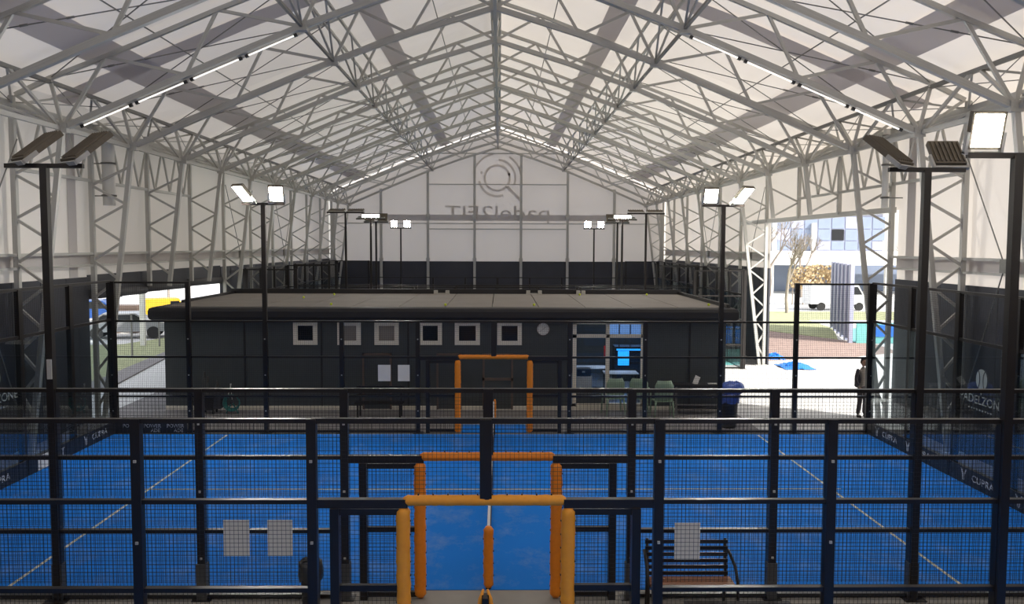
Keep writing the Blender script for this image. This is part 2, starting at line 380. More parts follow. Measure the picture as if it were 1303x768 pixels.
for i, y in enumerate(FY):
    k = N-i
    if i == N-1: lab = 'grey roof truss frame standing right against the gable wall with the faint round logo'
    elif i == 0: lab = 'nearest roof truss frame, only its ends showing in the upper corners of the photo'
    elif i == 2: lab = 'grey roof truss frame with white tube lights fixed under its chord'
    elif i == 1: lab = 'grey roof truss frame crossing the upper corners just nearer than the tube-lit one'
    elif i == 3: lab = 'roof truss frame at the near jamb of the right opening, just past the tube-lit one'
    else: lab = 'grey roof truss frame, %s one counted from the gable wall with the round logo' % ORD[k]
    truss(y-(.15 if i == N-1 else 0), lab)
# fluorescent tubes under the chord of the third frame
tl = 0
sq = {-1: 'left', 1: 'right'}; wh = {0: 'lowest', 1: 'second lowest', 2: 'second highest', 3: 'highest'}
for s in (-1, 1):
    for j in range(4):
        p = Vector(B(0, s, FY[2])).lerp(Vector(B(2, s, FY[2])), .08+.23*j) + Vector((0, -.02, -.13)); q = Vector(B(0, s, FY[2])).lerp(Vector(B(2, s, FY[2])), .08+.23*j+.2)+Vector((0, -.02, -.13))
        if s < 0: p.y += .05; q.y += .05
        t = thing('tube_light', '%s of four white tube lights under the %s roof truss chord' % (wh[j], sq[s]), 'tube light', p, 'tube lights under the roof truss')
        beam('tube', p, q, .04, .04, M_TUBE, t, True); d = (q-p).normalized()
        beam('end_cap', p-d*.05, p+d*.03, .07, .07, M_BINBLK, t); beam('end_cap', q-d*.03, q+d*.05, .07, .07, M_BINBLK, t)
# longitudinal members
nm = {-1: 'left', 1: 'right'}
Y0, Y1 = FY[0], FY[-1]-.2
def longi(name, label, parts):
    t = thing(name, label, 'roof bracing', (0, Y0, 9)); parts(t); return t
def ridge(t):
    beam('bottom_tube', (0, Y0, 11.42), (0, Y1, 11.42), .1, .1, M_STEEL, t)
    for x in (-.13, .13): beam('top_tube', (x, Y0, 12.66), (x, Y1, 12.66), .09, .09, M_STEEL, t)
    for a, b in zip(FY[:-1], FY[1:]):
        m_ = (a+b)/2
        for x in (-.13, .13): beam('diagonal', (0, a, 11.42), (x, m_, 12.66), .045, .045, M_STEEL, t); beam('diagonal', (x, m_, 12.66), (0, b, 11.42), .045, .045, M_STEEL, t)
longi('ridge_truss', 'long grey truss running under the roof ridge to the gable', ridge)
for s in (-1, 1):
    def mid(t):
        beam('bottom_tube', (s*4.45, Y0, 10.02), (s*4.45, Y1, 10.02), .07, .07, M_STEEL2, t)
        for x in (4.28, 4.68): beam('top_tube', (s*x, Y0, zroof(x)-.22), (s*x, Y1, zroof(x)-.22), .07, .07, M_STEEL, t)
        for a, b in zip(FY[:-1], FY[1:]):
            m_ = (a+b)/2
            for x in (4.28, 4.68):
                beam('diagonal', (s*4.45, b, 10.02), (s*x, m_, zroof(x)-.22), .05, .05, M_STEEL, t)
    longi('mid_slope_truss', 'long grey truss halfway up the %s roof slope with paired diagonals' % nm[s], mid)
    def eave(t):
        beam('eave_tube', (s*10.1, Y0, 7.66), (s*10.1, Y1, 7.66), .1, .1, M_STEEL, t)
        beam('eave_beam', (s*11.2, Y0, 8.2), (s*11.2, Y1, 8.2), .12, .14, M_STEEL, t); beam('eave_beam', (s*10.7, Y0, 7.92), (s*10.7, Y1, 7.92), .1, .12, M_STEEL, t)
        beam('purlin', (s*10.3, Y0, 8.72), (s*10.3, Y1, 8.72), .09, .09, M_STEEL2, t)
        for a, b in zip(FY[:-1], FY[1:]):
            m_ = (a+b)/2
            for e, f in ((a, m_-.15), (b, m_+.15)):
                beam('diagonal', (s*10.1, e, 7.66), (s*10.3, f, 8.72), .065, .065, M_STEEL, t); beam('diagonal', (s*11.2, f, 8.2), (s*10.1, e, 7.66), .05, .05, M_STEEL, t)
                beam('diagonal', (s*10.3, f, 8.72), (s*11.2, e, 8.2), .05, .05, M_STEEL, t)
    longi('eave_truss', 'long grey truss along the %s eave, tying the tops of the columns' % nm[s], eave)
    def wallt(t):
        for a, b in zip(FY[:-1], FY[1:]):
            if not (19.9 < a < 31): continue
            beam('bottom_tube', (s*11.2, a, 6.72), (s*11.2, b, 6.72), .08, .08, M_STEEL, t)
            n = 3
            for q in range(n):
                u0 = a+(b-a)*q/n; u1 = a+(b-a)*(q+1)/n; um = (u0+u1)/2
                beam('diagonal', (s*11.2, u0, 8.1), (s*11.2, um, 6.72), .055, .055, M_STEEL, t); beam('diagonal', (s*11.2, um, 6.72), (s*11.2, u1, 8.1), .055, .055, M_STEEL, t)
    longi('wall_truss', 'grey zigzag truss in the upper %s wall above the opening' % nm[s], wallt)
    def purl(t):
        for x in (1.85, 7.9): beam('purlin', (s*x, Y0, zroof(x)-.12), (s*x, Y1, zroof(x)-.12), .035, .035, M_STEEL2, t, True)
    longi('thin_purlins', 'pair of thin purlin rods under the %s roof slope' % nm[s], purl)
    def cab(t):
        nodes = [(10.3, 8.8), (6.4, 10.36), (4.5, 11.1)]
        for a, b in zip(FY[:-1], FY[1:]):
            for (xa, za), (xb, zb) in ((nodes[0], nodes[2]),):
                beam('cable', (s*xa, a, za), (s*xb, b, zb), .028, .028, M_STEEL2, t, True); beam('cable', (s*xb, a, zb), (s*xa, b, za), .028, .028, M_STEEL2, t, True)
            beam('cable', (s*10.3, a, 8.78), (s*11.2, b, 8.25), .022, .022, M_STEEL2, t, True); beam('cable', (s*11.1, a, 8.25), (s*10.2, b, 8.7), .022, .022, M_STEEL2, t, True)
            for ee in (.18, .3):
                p = Vector((s*10.3, a, 8.8)).lerp(Vector((s*4.5, b, 11.1)), ee); beam('turnbuckle', p, p+Vector((s*-.12, .08, .05)), .05, .05, M_STEEL2, t, True)
    longi('roof_cables', 'crossed bracing cables under the %s roof slope' % nm[s], cab)
    def wcab(t):
        for a, b in ((FY[1], FY[2]), (FY[6], FY[7]), (FY[8], FY[9])):
            m_ = (a+b)/2; zc = 4.55
            for e, z_ in ((a, 7.4), (b, 7.4), (a, .3), (b, .3)): beam('cable', (s*11.1, e, z_), (s*11.1, m_, zc+(.0)), .03, .03, M_STEEL2, t, True)
            box('cable_joint', s*11.1-.05, s*11.1+.05, m_-.12, m_+.12, zc-.15, zc+.15, M_STEEL2, t)
    longi('wall_cables', 'crossed bracing cables between columns on the %s wall' % nm[s], wcab)
# downpipes
for s, yy, r in ((-1, 24.15, .17), (1, 23.55, .09)):
    t = thing('downpipe', 'white %s drain pipe clipped beside the %s wall column' % ('wide' if s < 0 else 'narrow', nm[s]), 'pipe', (s*11.05, yy, 6))
    beam('pipe', (s*10.85, yy, 6.05), (s*10.85, yy, 8.2), r*2, r*2, M_WHITE, t, True)
    for z in (6.3, 7.2, 8.0): beam('pipe_clip', (s*10.85, yy, z), (s*10.85, yy, z+.05), r*2+.06, r*2+.06, M_STEEL2, t, True); beam('clip_arm', (s*10.85, yy, z+.02), (s*11.35, yy, z+.02), .03, .03, M_STEEL2, t)

# ------------------------------------------------------------------ court fences
WIRES = {}
def wire_mesh(w, h, pitch=.05, r=.0018):
    k = (round(w, 3), round(h, 3), pitch)
    if k in WIRES: return WIRES[k]
    mb = MB(); nx = int(w/pitch); nz = int(h/pitch)
    def bar(x0, x1, y0, y1, z0, z1, horiz):
        b = len(mb.v); mb.v += [(x, y, z) for z in (z0, z1) for y in (y0, y1) for x in (x0, x1)]
        q = ((0, 1, 5, 4), (2, 6, 7, 3), (0, 2, 3, 1), (4, 5, 7, 6)) if horiz else ((0, 1, 5, 4), (2, 6, 7, 3), (0, 4, 6, 2), (1, 3, 7, 5))
        mb.f += [tuple(b+i for i in f) for f in q]
    for i in range(1, nx+1):
        x = i*pitch-pitch/2 if nx*pitch > w-pitch/2 else i*pitch
        if x < w: bar(x-r, x+r, -r, r, 0, h, False)
    for j in range(1, nz+1):
        z = j*pitch-pitch/2
        if z < h: bar(0, w, r, 3*r, z-r, z+r, True)
    me = bpy.data.meshes.new('wire_mesh'); me.from_pydata(mb.v, [], mb.f); me.materials.append(M_WIRE); WIRES[k] = me; return me
def padding(name, p0, p1, r, m, parent, seed=0, ties=True):
    rnd = random.Random(seed); p0 = Vector(p0); p1 = Vector(p1); L = (p1-p0).length; n = max(8, int(L/.045)); pts = []; rad = []
    for i in range(n+1):
        f = i/n; e = min(f, 1-f)*L
        rr = r*(1-.45*max(0, 1-e/.05)**2)
        pts.append(p0.lerp(p1, f)+Vector((rnd.uniform(-1, 1), rnd.uniform(-1, 1), rnd.uniform(-.3, .3)))*.004); rad.append(rr*(1+.015*math.sin(f*L*2*PI/.16)+rnd.uniform(-.035, .035)))
    o = MB().tube(pts, rad, 14).build(name, m, parent, smooth=True)
    if ties:
        mb = MB(); d = (p1-p0).normalized(); k = int(L/.16)
        for i in range(1, k):
            c = p0+d*(i*L/k)
            if abs(d.z) > .5:
                for sx in (-1, 1): mb.box(c.x+sx*r*.9-.016, c.x+sx*r*.9+.016, c.y-.012, c.y+.012, c.z-.008, c.z+.008)
                mb2 = 0
            else: mb.box(c.x-.008, c.x+.008, c.y-.012, c.y+.012, c.z+r*.85, c.z+r*1.25)
        tag(mb.build('lacing', M_BINBLK, o), kind='stuff')
    return o
def fence(y, label, side, tall=True, lit_m=M_ORANGE, mesh=True, sleeves=False, zt=2.98):
    """side fence of a court: posts every 2 m, rails, wire mesh, padded centre gate. side: +1 if mesh is on the far side"""
    t = thing('court_fence', label, 'fence', (0, y, 0))
    pw = .11
    for x in (-10, -8, -6, -4, -2, 2, 4, 6, 8, 10):
        top = 4 if (tall and abs(x) >= 8) else zt
        pwx = .2 if abs(x) == 10 else pw
        beam('post', (x, y, 0), (x, y, top), pwx, .11, M_BLACK, t, up=(0, 1, 0))
        if sleeves and abs(x) < 8: beam('post_sleeve', (x, y-.01, 0), (x, y-.01, .52), .14, .13, M_GREYPL, t, up=(0, 1, 0))
        beam('foot_plate', (x, y, .0), (x, y, .015), .26, .24, M_BLACK, t, up=(0, 1, 0))
        for z in (.6, 1.55, 2.5): box('post_bolt', x-.015, x+.015, y-.075, y-.055, z-.015, z+.015, M_STEEL, t)
    beam('centre_post', (0, y, 2.05), (0, y, zt), .135, .11, M_BLACK, t, up=(0, 1, 0))
    for a, b in ((-10, -8), (-8, -2), (2, 8), (8, 10)):
        for z in (zt, 2.04, 1.0, .07):
            beam('rail', (a, y, z-.02), (b, y, z-.02), .08, .05, M_BLACK, t)
        if tall and abs(a+b) > 17: beam('rail', (a, y, 3.97), (b, y, 3.97), .06, .05, M_BLACK, t)
    beam('rail', (-2, y, zt-.02), (2, y, zt-.02), .06, .06, M_BLACK, t)
    for s in (-1, 1):
        beam('gate_beam', (s*2, y, 2.0), (s*.9, y, 2.0), .1, .1, M_BLACK, t)
        beam('gate_post', (s*1.74, y, 0), (s*1.74, y, 1.95), .1, .16, M_BLACK, t, up=(0, 1, 0))
        for z in (1.9, 1.0, .07): beam('gate_rail', (s*1.74, y, z), (s*.98, y, z), .07, .07, M_BLACK, t)
        padding('gate_padding', (s*.955, y, 0.02), (s*.955, y, 1.95), .082, lit_m, t, seed=int(y*10)+s)
    padding('gate_padding', (-.95, y, 2.03), (.93, y, 2.03), .062, lit_m, t, seed=int(y*7))
    if mesh:
        ym = y+.035*side
        for a in range(-10, 10, 2):
            if a in (-2, 0):
                spans = ((a, 2, 2.08, zt-.06),)
            else: spans = ((a, 2, .1, .96), (a, 2, 1.04, 1.99), (a, 2, 2.07, zt-.05)) + (((a, 2, 3.03, 3.94),) if tall and a in (-10, 8) else ())
            for x, w, z0, z1 in spans: tag(link('wire_mesh', wire_mesh(w-.06, z1-z0), Matrix.Translation((x+.03, ym, z0)), t), kind='stuff')
        for s in (-1, 1):
            for z0, z1 in ((.1, .96), (1.04, 1.86)):
                x0 = -1.70 if s < 0 else 1.03
                tag(link('wire_mesh', wire_mesh(.67, z1-z0), Matrix.Translation((x0, ym, z0)), t), kind='stuff')
    return t
fence(9.63, 'nearest black mesh fence with bright orange padded gate, below the camera', 1, lit_m=M_ORANGE2)
fence(11.66, 'second black mesh fence with orange padded gate on the near edge of the blue court', 1, sleeves=True)
fence(22.22, 'black mesh fence with orange padded gate on the far edge of the blue court', -1)
fence(34.0, 'black mesh fence just behind the flat-roofed dark building', 1, mesh=False)
fence(40.6, 'black mesh fence on the far side of the narrow court behind the building', -1, mesh=False)
fence(42.3, 'black mesh fence opening the farthest court', 1, mesh=False)
fence(52.8, 'last black mesh fence, nearest the gable wall', -1, mesh=False)
# glazed end walls of the courts
def end_wall(s, y0, y1, label, n):
    t = thing('glass_end_wall', label, 'glass wall', (s*10, (y0+y1)/2, 0)); st = (y1-y0)/n
    for i in range(n+1):
        y = y0+st*i
        if i < n: beam('post', (s*10.02, y, 0), (s*10.02, y, 4), .1, .16, M_BLACK, t, up=(0, 1, 0))
    for z, w in ((4, .06), (3.0, .06), (.02, .06)): beam('rail', (s*10.02, y0, z), (s*10.02, y1, z), w, w, M_BLACK, t)
    for i in range(n):
        a = y0+st*i+.03; b = y0+st*(i+1)-.03
        MB().box(s*9.97-.006, s*9.97+.006, a, b, .04, 2.96).build('glass_pane', G_COURT, t)
        me = wire_mesh(st-.06, .9)
        tag(link('wire_mesh', me, frame_mat((s*10.02, a, 3.05), (0, 1, 0), (-1, 0, 0)), t), kind='stuff')
    return t
end_wall(-1, 11.66, 22.22, 'left glass end wall of the main blue court', 5)
end_wall(1, 11.66, 22.22, 'right glass end wall of the main blue court', 5)
for s in (-1, 1):
    end_wall(s, 34, 40.6, '%s glass end wall of the narrow court behind the building' % nm[s], 3)
    end_wall(s, 42.3, 52.8, '%s glass end wall of the farthest court' % nm[s], 5)

# ------------------------------------------------------------------ nets
def net(y0, y1, label):
    t = thing('court_net', label, 'net', (0, y0, 0)); mb = MB(); n = 200; p = .05
    sway = lambda y, z: (.9-z)*.07*math.sin((y-y0)*1.3+.8)+.02*math.sin(y*5)*(.9-z)
    for i in range(n):
        y = y0+(y1-y0)*(i+.5)/n
        zs = (.04, .35, .65, .86)
        for za, zb in zip(zs[:-1], zs[1:]):
            b = len(mb.v); mb.v += [(sway(y, za), y-.003, za), (sway(y, za), y+.003, za), (sway(y, zb), y+.003, zb), (sway(y, zb), y-.003, zb)]; mb.f.append((b, b+1, b+2, b+3))
    for j in range(19):
        z = .04+j*.045
        for i in range(0, n, 4):
            ya = y0+(y1-y0)*i/n; yb = y0+(y1-y0)*(i+4)/n
            b = len(mb.v); mb.v += [(sway(ya, z), ya, z-.003), (sway(yb, z), yb, z-.003), (sway(yb, z), yb, z+.003), (sway(ya, z), ya, z+.003)]; mb.f.append((b, b+1, b+2, b+3))
    tag(mb.build('net_cord', M_WIRE, t), kind='stuff')
    MB().box(-.02, .02, y0, y1, .84, .90).build('top_tape', M_TAPE, t)
    MB().box(-.012, .012, y0, y1, .02, .06).build('bottom_tape', M_WIRE, t)
    return t
net(12.0, 21.9, 'black net with white top tape running down the middle of the blue court')
for y, lab in ((11.97, 'orange padded net post at the near end of the blue court net'), (21.93, 'net post at the far end of the net by the far gate')):
    t = thing('net_post', lab, 'post', (0, y, 0))
    beam('post', (0, y, 0), (0, y, .9), .08, .08, M_BLACK, t, True)
    if y < 15: padding('post_padding', (0, y, .03), (0, y, .93), .072, M_ORANGE, t, 5)
    else: padding('post_padding', (.03, y, .3), (.03, y, .95), .035, M_ORANGE, t, 6, ties=False)
t = thing('net_post', 'top of the nearest net post with open orange sleeve at the bottom edge', 'post', (0, 9.42, 0))
beam('post', (0, 9.42, 0), (0, 9.42, 1.0), .09, .09, M_BLACK, t, True)
for s in (-1, 1):
    mb = MB().tube([(s*.075, 9.42, .05), (s*.07, 9.42, .8), (s*.055, 9.42, .95), (s*.025, 9.42, 1.06)], [.035, .032, .026, .012], 10); mb.build('sleeve_flap', M_ORANGE2, t, smooth=True)
beam('net_strap', (0, 9.34, .4), (0, 9.36, .92), .025, .012, M_TAPE, t, up=(0, 1, 0)); box('winch', -.03, .03, 9.3, 9.38, .93, 1.0, M_BINBLK, t)

# ------------------------------------------------------------------ floodlight poles
def floodlight(t, c, yaw, tilt, lit, w=.45, l=.55):
    """panel standing on its bottom edge at c, facing yaw (0 = +Y, clockwise to +X), leaning by tilt over its face"""
    R = Matrix.Translation(c) @ Matrix.Rotation(-yaw, 4, 'Z') @ Matrix.Rotation(-tilt, 4, 'X')
    mb = MB().box(-w/2, w/2, -.05, .03, .03, l)
    for k in range(7): x = -w/2+.03+k*(w-.06)/6; mb.box(x-.008, x+.008, -.075, -.05, .06, l-.03)
    b = mb.build('floodlight', M_LAMPB, t, R)
    MB().box(-w/2+.03, w/2-.03, .03, .034, .06, l-.03).build('lens', M_LENS if lit else M_TAPE, b, R)
    mb = MB().box(-w/2-.03, -w/2, -.03, .03, -.02, .22).box(w/2, w/2+.03, -.03, .03, -.02, .22).box(-w/2-.03, w/2+.03, -.03, .03, -.03, 0); mb.build('lamp_bracket', M_STEEL, b, R)
def pole(x, y, z, label, lamps, thick=.095, bar=1.05, xc=0):
    t = thing('floodlight_pole', label, 'floodlight', (x, y, 0), 'floodlight poles of the courts')
    beam('pole', (x, y, 0), (x, y, z), thick, thick, M_BLACK, t, up=(0, 1, 0)); beam('foot_plate', (x, y, 0), (x, y, .02), .3, .3, M_BLACK, t, up=(0, 1, 0))
    beam('crossbar', (x+xc-bar/2, y, z+.0), (x+xc+bar/2, y, z+.0), .06, .06, M_BLACK, t)
    for dx, yaw, tilt, lit, w, l in lamps: floodlight(t, (x+dx, y, z+.04), math.radians(yaw), math.radians(tilt), lit, w, l)
    if x < 0 and y < 12: box('switch_box', x-.01, x+.05, y-.09, y-.065, 3.13, 3.4, M_STEEL, t)
    return t
pole(-6, 11.62, 6.02, 'floodlight pole on the near fence at left, two dark lamps turned away', [(-.36, 42, 50, False, .46, .66), (.32, 40, 50, False, .46, .66)])
pole(6, 11.62, 6.02, 'floodlight pole on the right with two unlit brown lamps, left of the bright one', [(-.28, -42, 50, False, .46, .66), (.33, 2, 40, False, .42, .46)])
pole(6, 9.58, 6.0, 'thick floodlight pole at the right edge carrying one large lit lamp', [(-.4, 180, 14, True, .38, .45), (.4, 180, 14, True, .38, .45)], .10, 1.15)
pole(-6, 22.22, 6.02, 'lit floodlight pole on the far fence, left of the dark building windows', [(-.33, 216, 45, True, .42, .6), (.35, 172, 30, True, .38, .48)], .11, 1.1)
pole(6, 22.22, 6.02, 'lit floodlight pole on the far fence, beside the right opening', [(-.35, 182, 25, True, .38, .45), (.33, 144, 45, True, .42, .6)], .11, 1.1)
for s in (-1, 1):
    pole(s*6, 34, 6.25, 'unlit flat floodlight bar on a thin pole behind the building, %s' % nm[s], [(-.38, 0, 80, False, .6, .45), (.38, 0, 80, False, .6, .45)], .08, 1.5)
    pole(s*6, 40.6, 6.2, '%s floodlight pole with a glowing bar, second pair beyond the building' % nm[s], [(-.45, 0, 85, False, .35, .3), (0, 180, 30, True, .85, .22), (.45, 0, 85, False, .35, .3)], .09, 1.4)
    pole(s*6, 42.3, 6.1, '%s floodlight pole with grey backs, just behind the glowing bar' % nm[s], [(-.32, 0, 35, False, .45, .45), (.32, 0, 35, False, .45, .45)], .09, 1.2)
    pole(s*6, 52.8, 6.0, 'farthest lit floodlight pole near the gable wall, %s' % nm[s], [(-.4, 180, 25, True, .42, .5), (.4, 180, 25, True, .42, .5)], .09, 1.3)

# ------------------------------------------------------------------ boards and lettering along the main court
def emblem(parent, o, x, y, h):
    M = frame_mat(o, x, y); mb = MB()
    for s in (-1, 1): mb.prism([(s*.05*h, -.5*h), (s*.16*h, -.4*h), (s*.2*h, .0), (s*.45*h, .5*h), (s*.3*h, .5*h), (s*.07*h, .12*h)], (0, .004), 2)
    mb.build('emblem', M_LETW, parent, M)
for s in (-1, 1):
    X = Vector((0, s*-1, 0))
    spans = [(19.98, 22.1), (18.0, 19.94), (15.9, 17.96), (13.9, 15.86), (11.9, 13.86)]
    desc = ['far corner, beside the far fence', 'second from the far corner', 'third from the far corner', 'fourth from the far corner', 'nearest the near fence']
    for (a, b), ds in zip(spans, desc):
        t = thing('sponsor_board', 'low black sponsor board along the %s glass wall, %s' % (nm[s], ds), 'banner', (s*9.9, (a+b)/2, 0))
        box('board', s*9.93-.015, s*9.93+.015, a, b, .015, .36, M_BINBLK, t)
        xx = s*(9.93-.017)
        if s > 0:
            e = {19.98: (21.5, 21.2), 18.0: (19.85, 19.6), 15.9: (17.4, 17.1), 13.9: (15.5, 15.2), 11.9: (13.5, 13.2)}[a]
        else: e = {19.98: (20.5, 20.8), 18.0: None, 15.9: (16.2, 16.5), 13.9: (14.2, 14.5), 11.9: (12.3, 12.6)}[a]
        if e:
            emblem(t, (xx, e[0], .2), X, (0, 0, 1), .24)
            text('lettering', 'CUPRA', .2, frame_mat((xx, e[1], .14), X, (0, 0, 1)), M_LETW, t, align='LEFT', sx=1.25)
        if s < 0 and a == 18.0:
            box('white_panel', -9.92, -9.905, 18.35, 19.15, .03, .34, M_WHITE, t); text('lettering', 'T', .24, frame_mat((-9.91, 19.4, .12), X, (0, 0, 1)), M_LETW, t)
t = thing('sponsor_board', 'low black board with stacked white lettering at the far left corner of the court', 'banner', (-9, 22.1, 0))
box('board', -9.95, -8.05, 22.08, 22.12, .02, .37, M_BINBLK, t)
for x in (-9.5, -8.95, -8.35):
    text('lettering', 'POWER', .13, frame_mat((x, 22.075, .175), (1, 0, 0), (0, 0, 1)), M_LETW, t); text('lettering', 'ADE', .13, frame_mat((x+.08, 22.075, .055), (1, 0, 0), (0, 0, 1)), M_LETW, t)
for s in (-1, 1):
    X = Vector((0, s*-1, 0)); yc = 16.95
    t = thing('glass_sticker', 'pale ball logo and lettering stuck on the %s glass wall' % nm[s], 'sticker', (s*9.95, yc, 2))
    xx = s*9.955
    text('lettering', 'PADELZONE', .25, frame_mat((xx, yc, 1.76), X, (0, 0, 1)), M_LETS, t, .002, sx=1.12)
    M = frame_mat((xx, yc+s*.0, 2.27), X, (0, 0, 1)); n = 20
    mb = MB().prism([(.2*math.cos(2*PI*k/n), .22*math.sin(2*PI*k/n)) for k in range(n)], (0, .003), 2); mb.build('ball_mark', M_LETS, t, M)
    mb = MB().prism([(-.035, -.24), (.035, -.24), (0, -.33)], (0, .003), 2); mb.build('drop_mark', M_LETS, t, M)
    for q in (-1, 1):
        mb = MB(); pts = [(q*(.16-.1*math.cos(a)), .2*math.sin(a), .005) for a in [(-1+k/5)*1.2 for k in range(11)]]; mb.tube(pts, .009, 5).build('ball_seam', M_DARK, t, M)
    for k in range(9): MB().box(-.45+k*.1, -.45+k*.1+.05, -.64, -.61, 0, .003).build('small_mark', M_LETS, t, M)

# ------------------------------------------------------------------ papers, bench, bin near the first fences
def paper(x0, x1, y, z0, z1, lab):
    t = MB().box(x0, x1, y, y+.004, z0, z1).build('notice_sheet', M_PAPER); tag(t, lab, 'notice', 'blank notice sheets on the mesh fences')
paper(-3.05, -2.75, 9.69, 1.35, 1.78, 'left of the two blank notice sheets hanging on the nearest fence, left side')
paper(-2.54, -2.25, 9.69, 1.35, 1.78, 'right of the two blank notice sheets hanging on the nearest fence, left side')
paper(2.21, 2.51, 9.69, 1.30, 1.74, 'single blank notice sheet hanging on the nearest fence in front of the bench')
paper(-3.04, -2.71, 22.12, 1.40, 1.83, 'left of the two small notice sheets on the far fence before the dark building')
paper(-2.52, -2.21, 22.12, 1.40, 1.83, 'right of the two small notice sheets on the far fence before the dark building')
t = thing('park_bench', 'slatted bench with black back and wooden seat behind the near fence', 'bench', (2.74, 11.2, 0))
for k, z in enumerate((.90, .815, .73, .645, .56, .475)):
    beam('back_slat', (2.17, 11.42-.01*k, z), (3.31, 11.42-.01*k, z), .02, .05, M_BLACK, t)
for k in range(4): beam('seat_slat', (2.18, 10.98+.1*k, .435), (3.32, 10.98+.1*k, .435), .085, .025, M_WOOD, t)
for x in (2.2, 3.28):
    MB().tube([(x, 11.45, 0), (x, 11.38, .42), (x, 11.44, .94)], .022, 8).build('back_leg', M_BLACK, t, smooth=True)
    sx = -.04 if x < 2.5 else .04
    MB().tube([(x+sx, 11.42, .78), (x+sx*1.2, 11.3, .74), (x+sx*1.4, 11.1, .66), (x+sx*1.5, 10.98, .5), (x+sx*1.5, 10.95, 0)], .022, 8).build('arm_and_front_leg', M_BLACK, t, smooth=True)
    beam('seat_support', (x, 10.96, .4), (x, 11.4, .4), .03, .03, M_BLACK, t)
t = thing('low_bench', 'black low bench top just showing at the bottom edge right of centre', 'bench', (3.2, 10.5, 0))
for k in range(3): beam('seat_slat', (2.54, 10.3+k*.12, .40), (3.89, 10.3+k*.12, .40), .1, .03, M_BLACK, t)
for x in (2.65, 3.78):
    for y in (10.3, 10.54): beam('leg', (x, y, 0), (x, y, .4), .04, .04, M_BLACK, t, up=(0, 1, 0))
def bin_(x, y, r0, r1, h, label, bag, bagm, lean=0):
    t = thing('waste_bin', label, 'bin', (x, y, 0))
    MB().tube([(x, y, 0), (x, y, .03), (x, y, h*.7), (x, y, h)], [r0*.95, r0, (r0+r1)/2, r1], 18).build('bin_body', M_BINBLK, t, smooth=True)
    rnd = random.Random(int(x*100)); mb = MB(); n = 20; rings = [(r1*1.04, h-.22), (r1*1.13, h-.13), (r1*1.1, h-.03), (r1*1.06, h+.03), (r1*.9, h+.01), (r1*.6, h-.12)]
    for r_, z in rings:
        for k in range(n):
            a = 2*PI*k/n; q = r_*(1+rnd.uniform(-.06, .06)); mb.v.append((x+q*math.cos(a), y+q*math.sin(a), z+rnd.uniform(-.025, .025)))
    for i in range(len(rings)-1):
        for k in range(n): mb.f.append((i*n+k, i*n+(k+1) % n, (i+1)*n+(k+1) % n, (i+1)*n+k))
    mb.build('bin_liner', bagm, t, smooth=True)
    MB().tube([(x+r1*1.02*math.cos(a), y+r1*1.02*math.sin(a), h-.1) for a in [2*PI*k/18 for k in range(19)]], .014, 6, False).build('rim', M_BINBLK, t, smooth=True)
    return t
bin_(-2.42, 11.35, .12, .15, .63, 'round black waste bin with crumpled grey liner by the near fence, left', True, M_BAGG)

# ------------------------------------------------------------------ flat-roofed building inside the hall
BX0, BX1, BY0, BY1 = -9.9, 7.0, 25.4, 32.1
b = thing('clubhouse', 'long dark green-grey flat-roofed building standing behind the blue court', 'building', (-1.5, BY0, 0))
seams = [-9.9, -9.2, -7.5, -5.2, -2.6, -.05, 2.33]
for x0, x1 in zip(seams[:-1], seams[1:]):
    wins = {(-7.5): [(-6.04, -5.32)], (-5.2): [(-4.72, -4.02), (-3.61, -2.88)], (-2.6): [(-2.29, -1.58), (-1.2, -.44)], (-.05): [(.08, .82)]}.get(x0, [])
    mb = MB(); mb.box(x0+.008, x1-.008, BY0, BY0+.1, .12, 1.97 if wins else 2.72)
    if wins:
        mb.box(x0+.008, x1-.008, BY0, BY0+.1, 2.68, 2.72); xs = [x0+.008]+[v for w_ in wins for v in w_]+[x1-.008]
        for i in range(0, len(xs), 2): mb.box(xs[i], xs[i+1], BY0, BY0+.1, 1.97, 2.68)
    mb.build('wall_panel', M_BLDG, b)
for x0, x1 in ((4.52, 5.9), (5.9, 7.0)): MB().box(x0+.008, x1-.008, BY0, BY0+.1, .12, 2.72).build('wall_panel', M_BLDG, b)
MB().box(2.33, 4.52, BY0, BY0+.1, .0, .12).build('door_sill', M_BLDG, b)
for x in (-9.2, -7.5, -5.2, -2.6, -.05, 2.3, 4.55, 5.9): beam('cover_strip', (x, BY0-.01, .12), (x, BY0-.01, 2.7), .05, .02, M_BRACK, b, up=(0, 1, 0))
for k in range(60):
    pass
MB().box(BX0, BX0+.1, BY0+.1, BY1, .0, 2.72).build('side_wall', M_BLDG, b); MB().box(BX1-.1, BX1, BY0+.1, BY1, .0, 2.72).build('side_wall', M_BLDG, b)
MB().box(BX0, BX1, BY1-.1, BY1, 0, 2.72).build('back_wall', M_BLDG, b)
MB().box(BX0, BX1, BY0-.02, BY0+.1, 0, .12).build('plinth', M_PAPER, b)
MB().box(BX0+.1, BX1-.1, BY0+.1, BY1-.1, .0, .1).build('room_floor', M_FLOORI, b)
MB().box(BX0, BX1, BY0+.1, BY1-.1, 2.66, 2.72).build('room_ceiling', M_WHITE, b)
MB().box(2.0, 2.08, BY0+.1, BY1-.1, .1, 2.66).build('partition', M_WHITE, b)
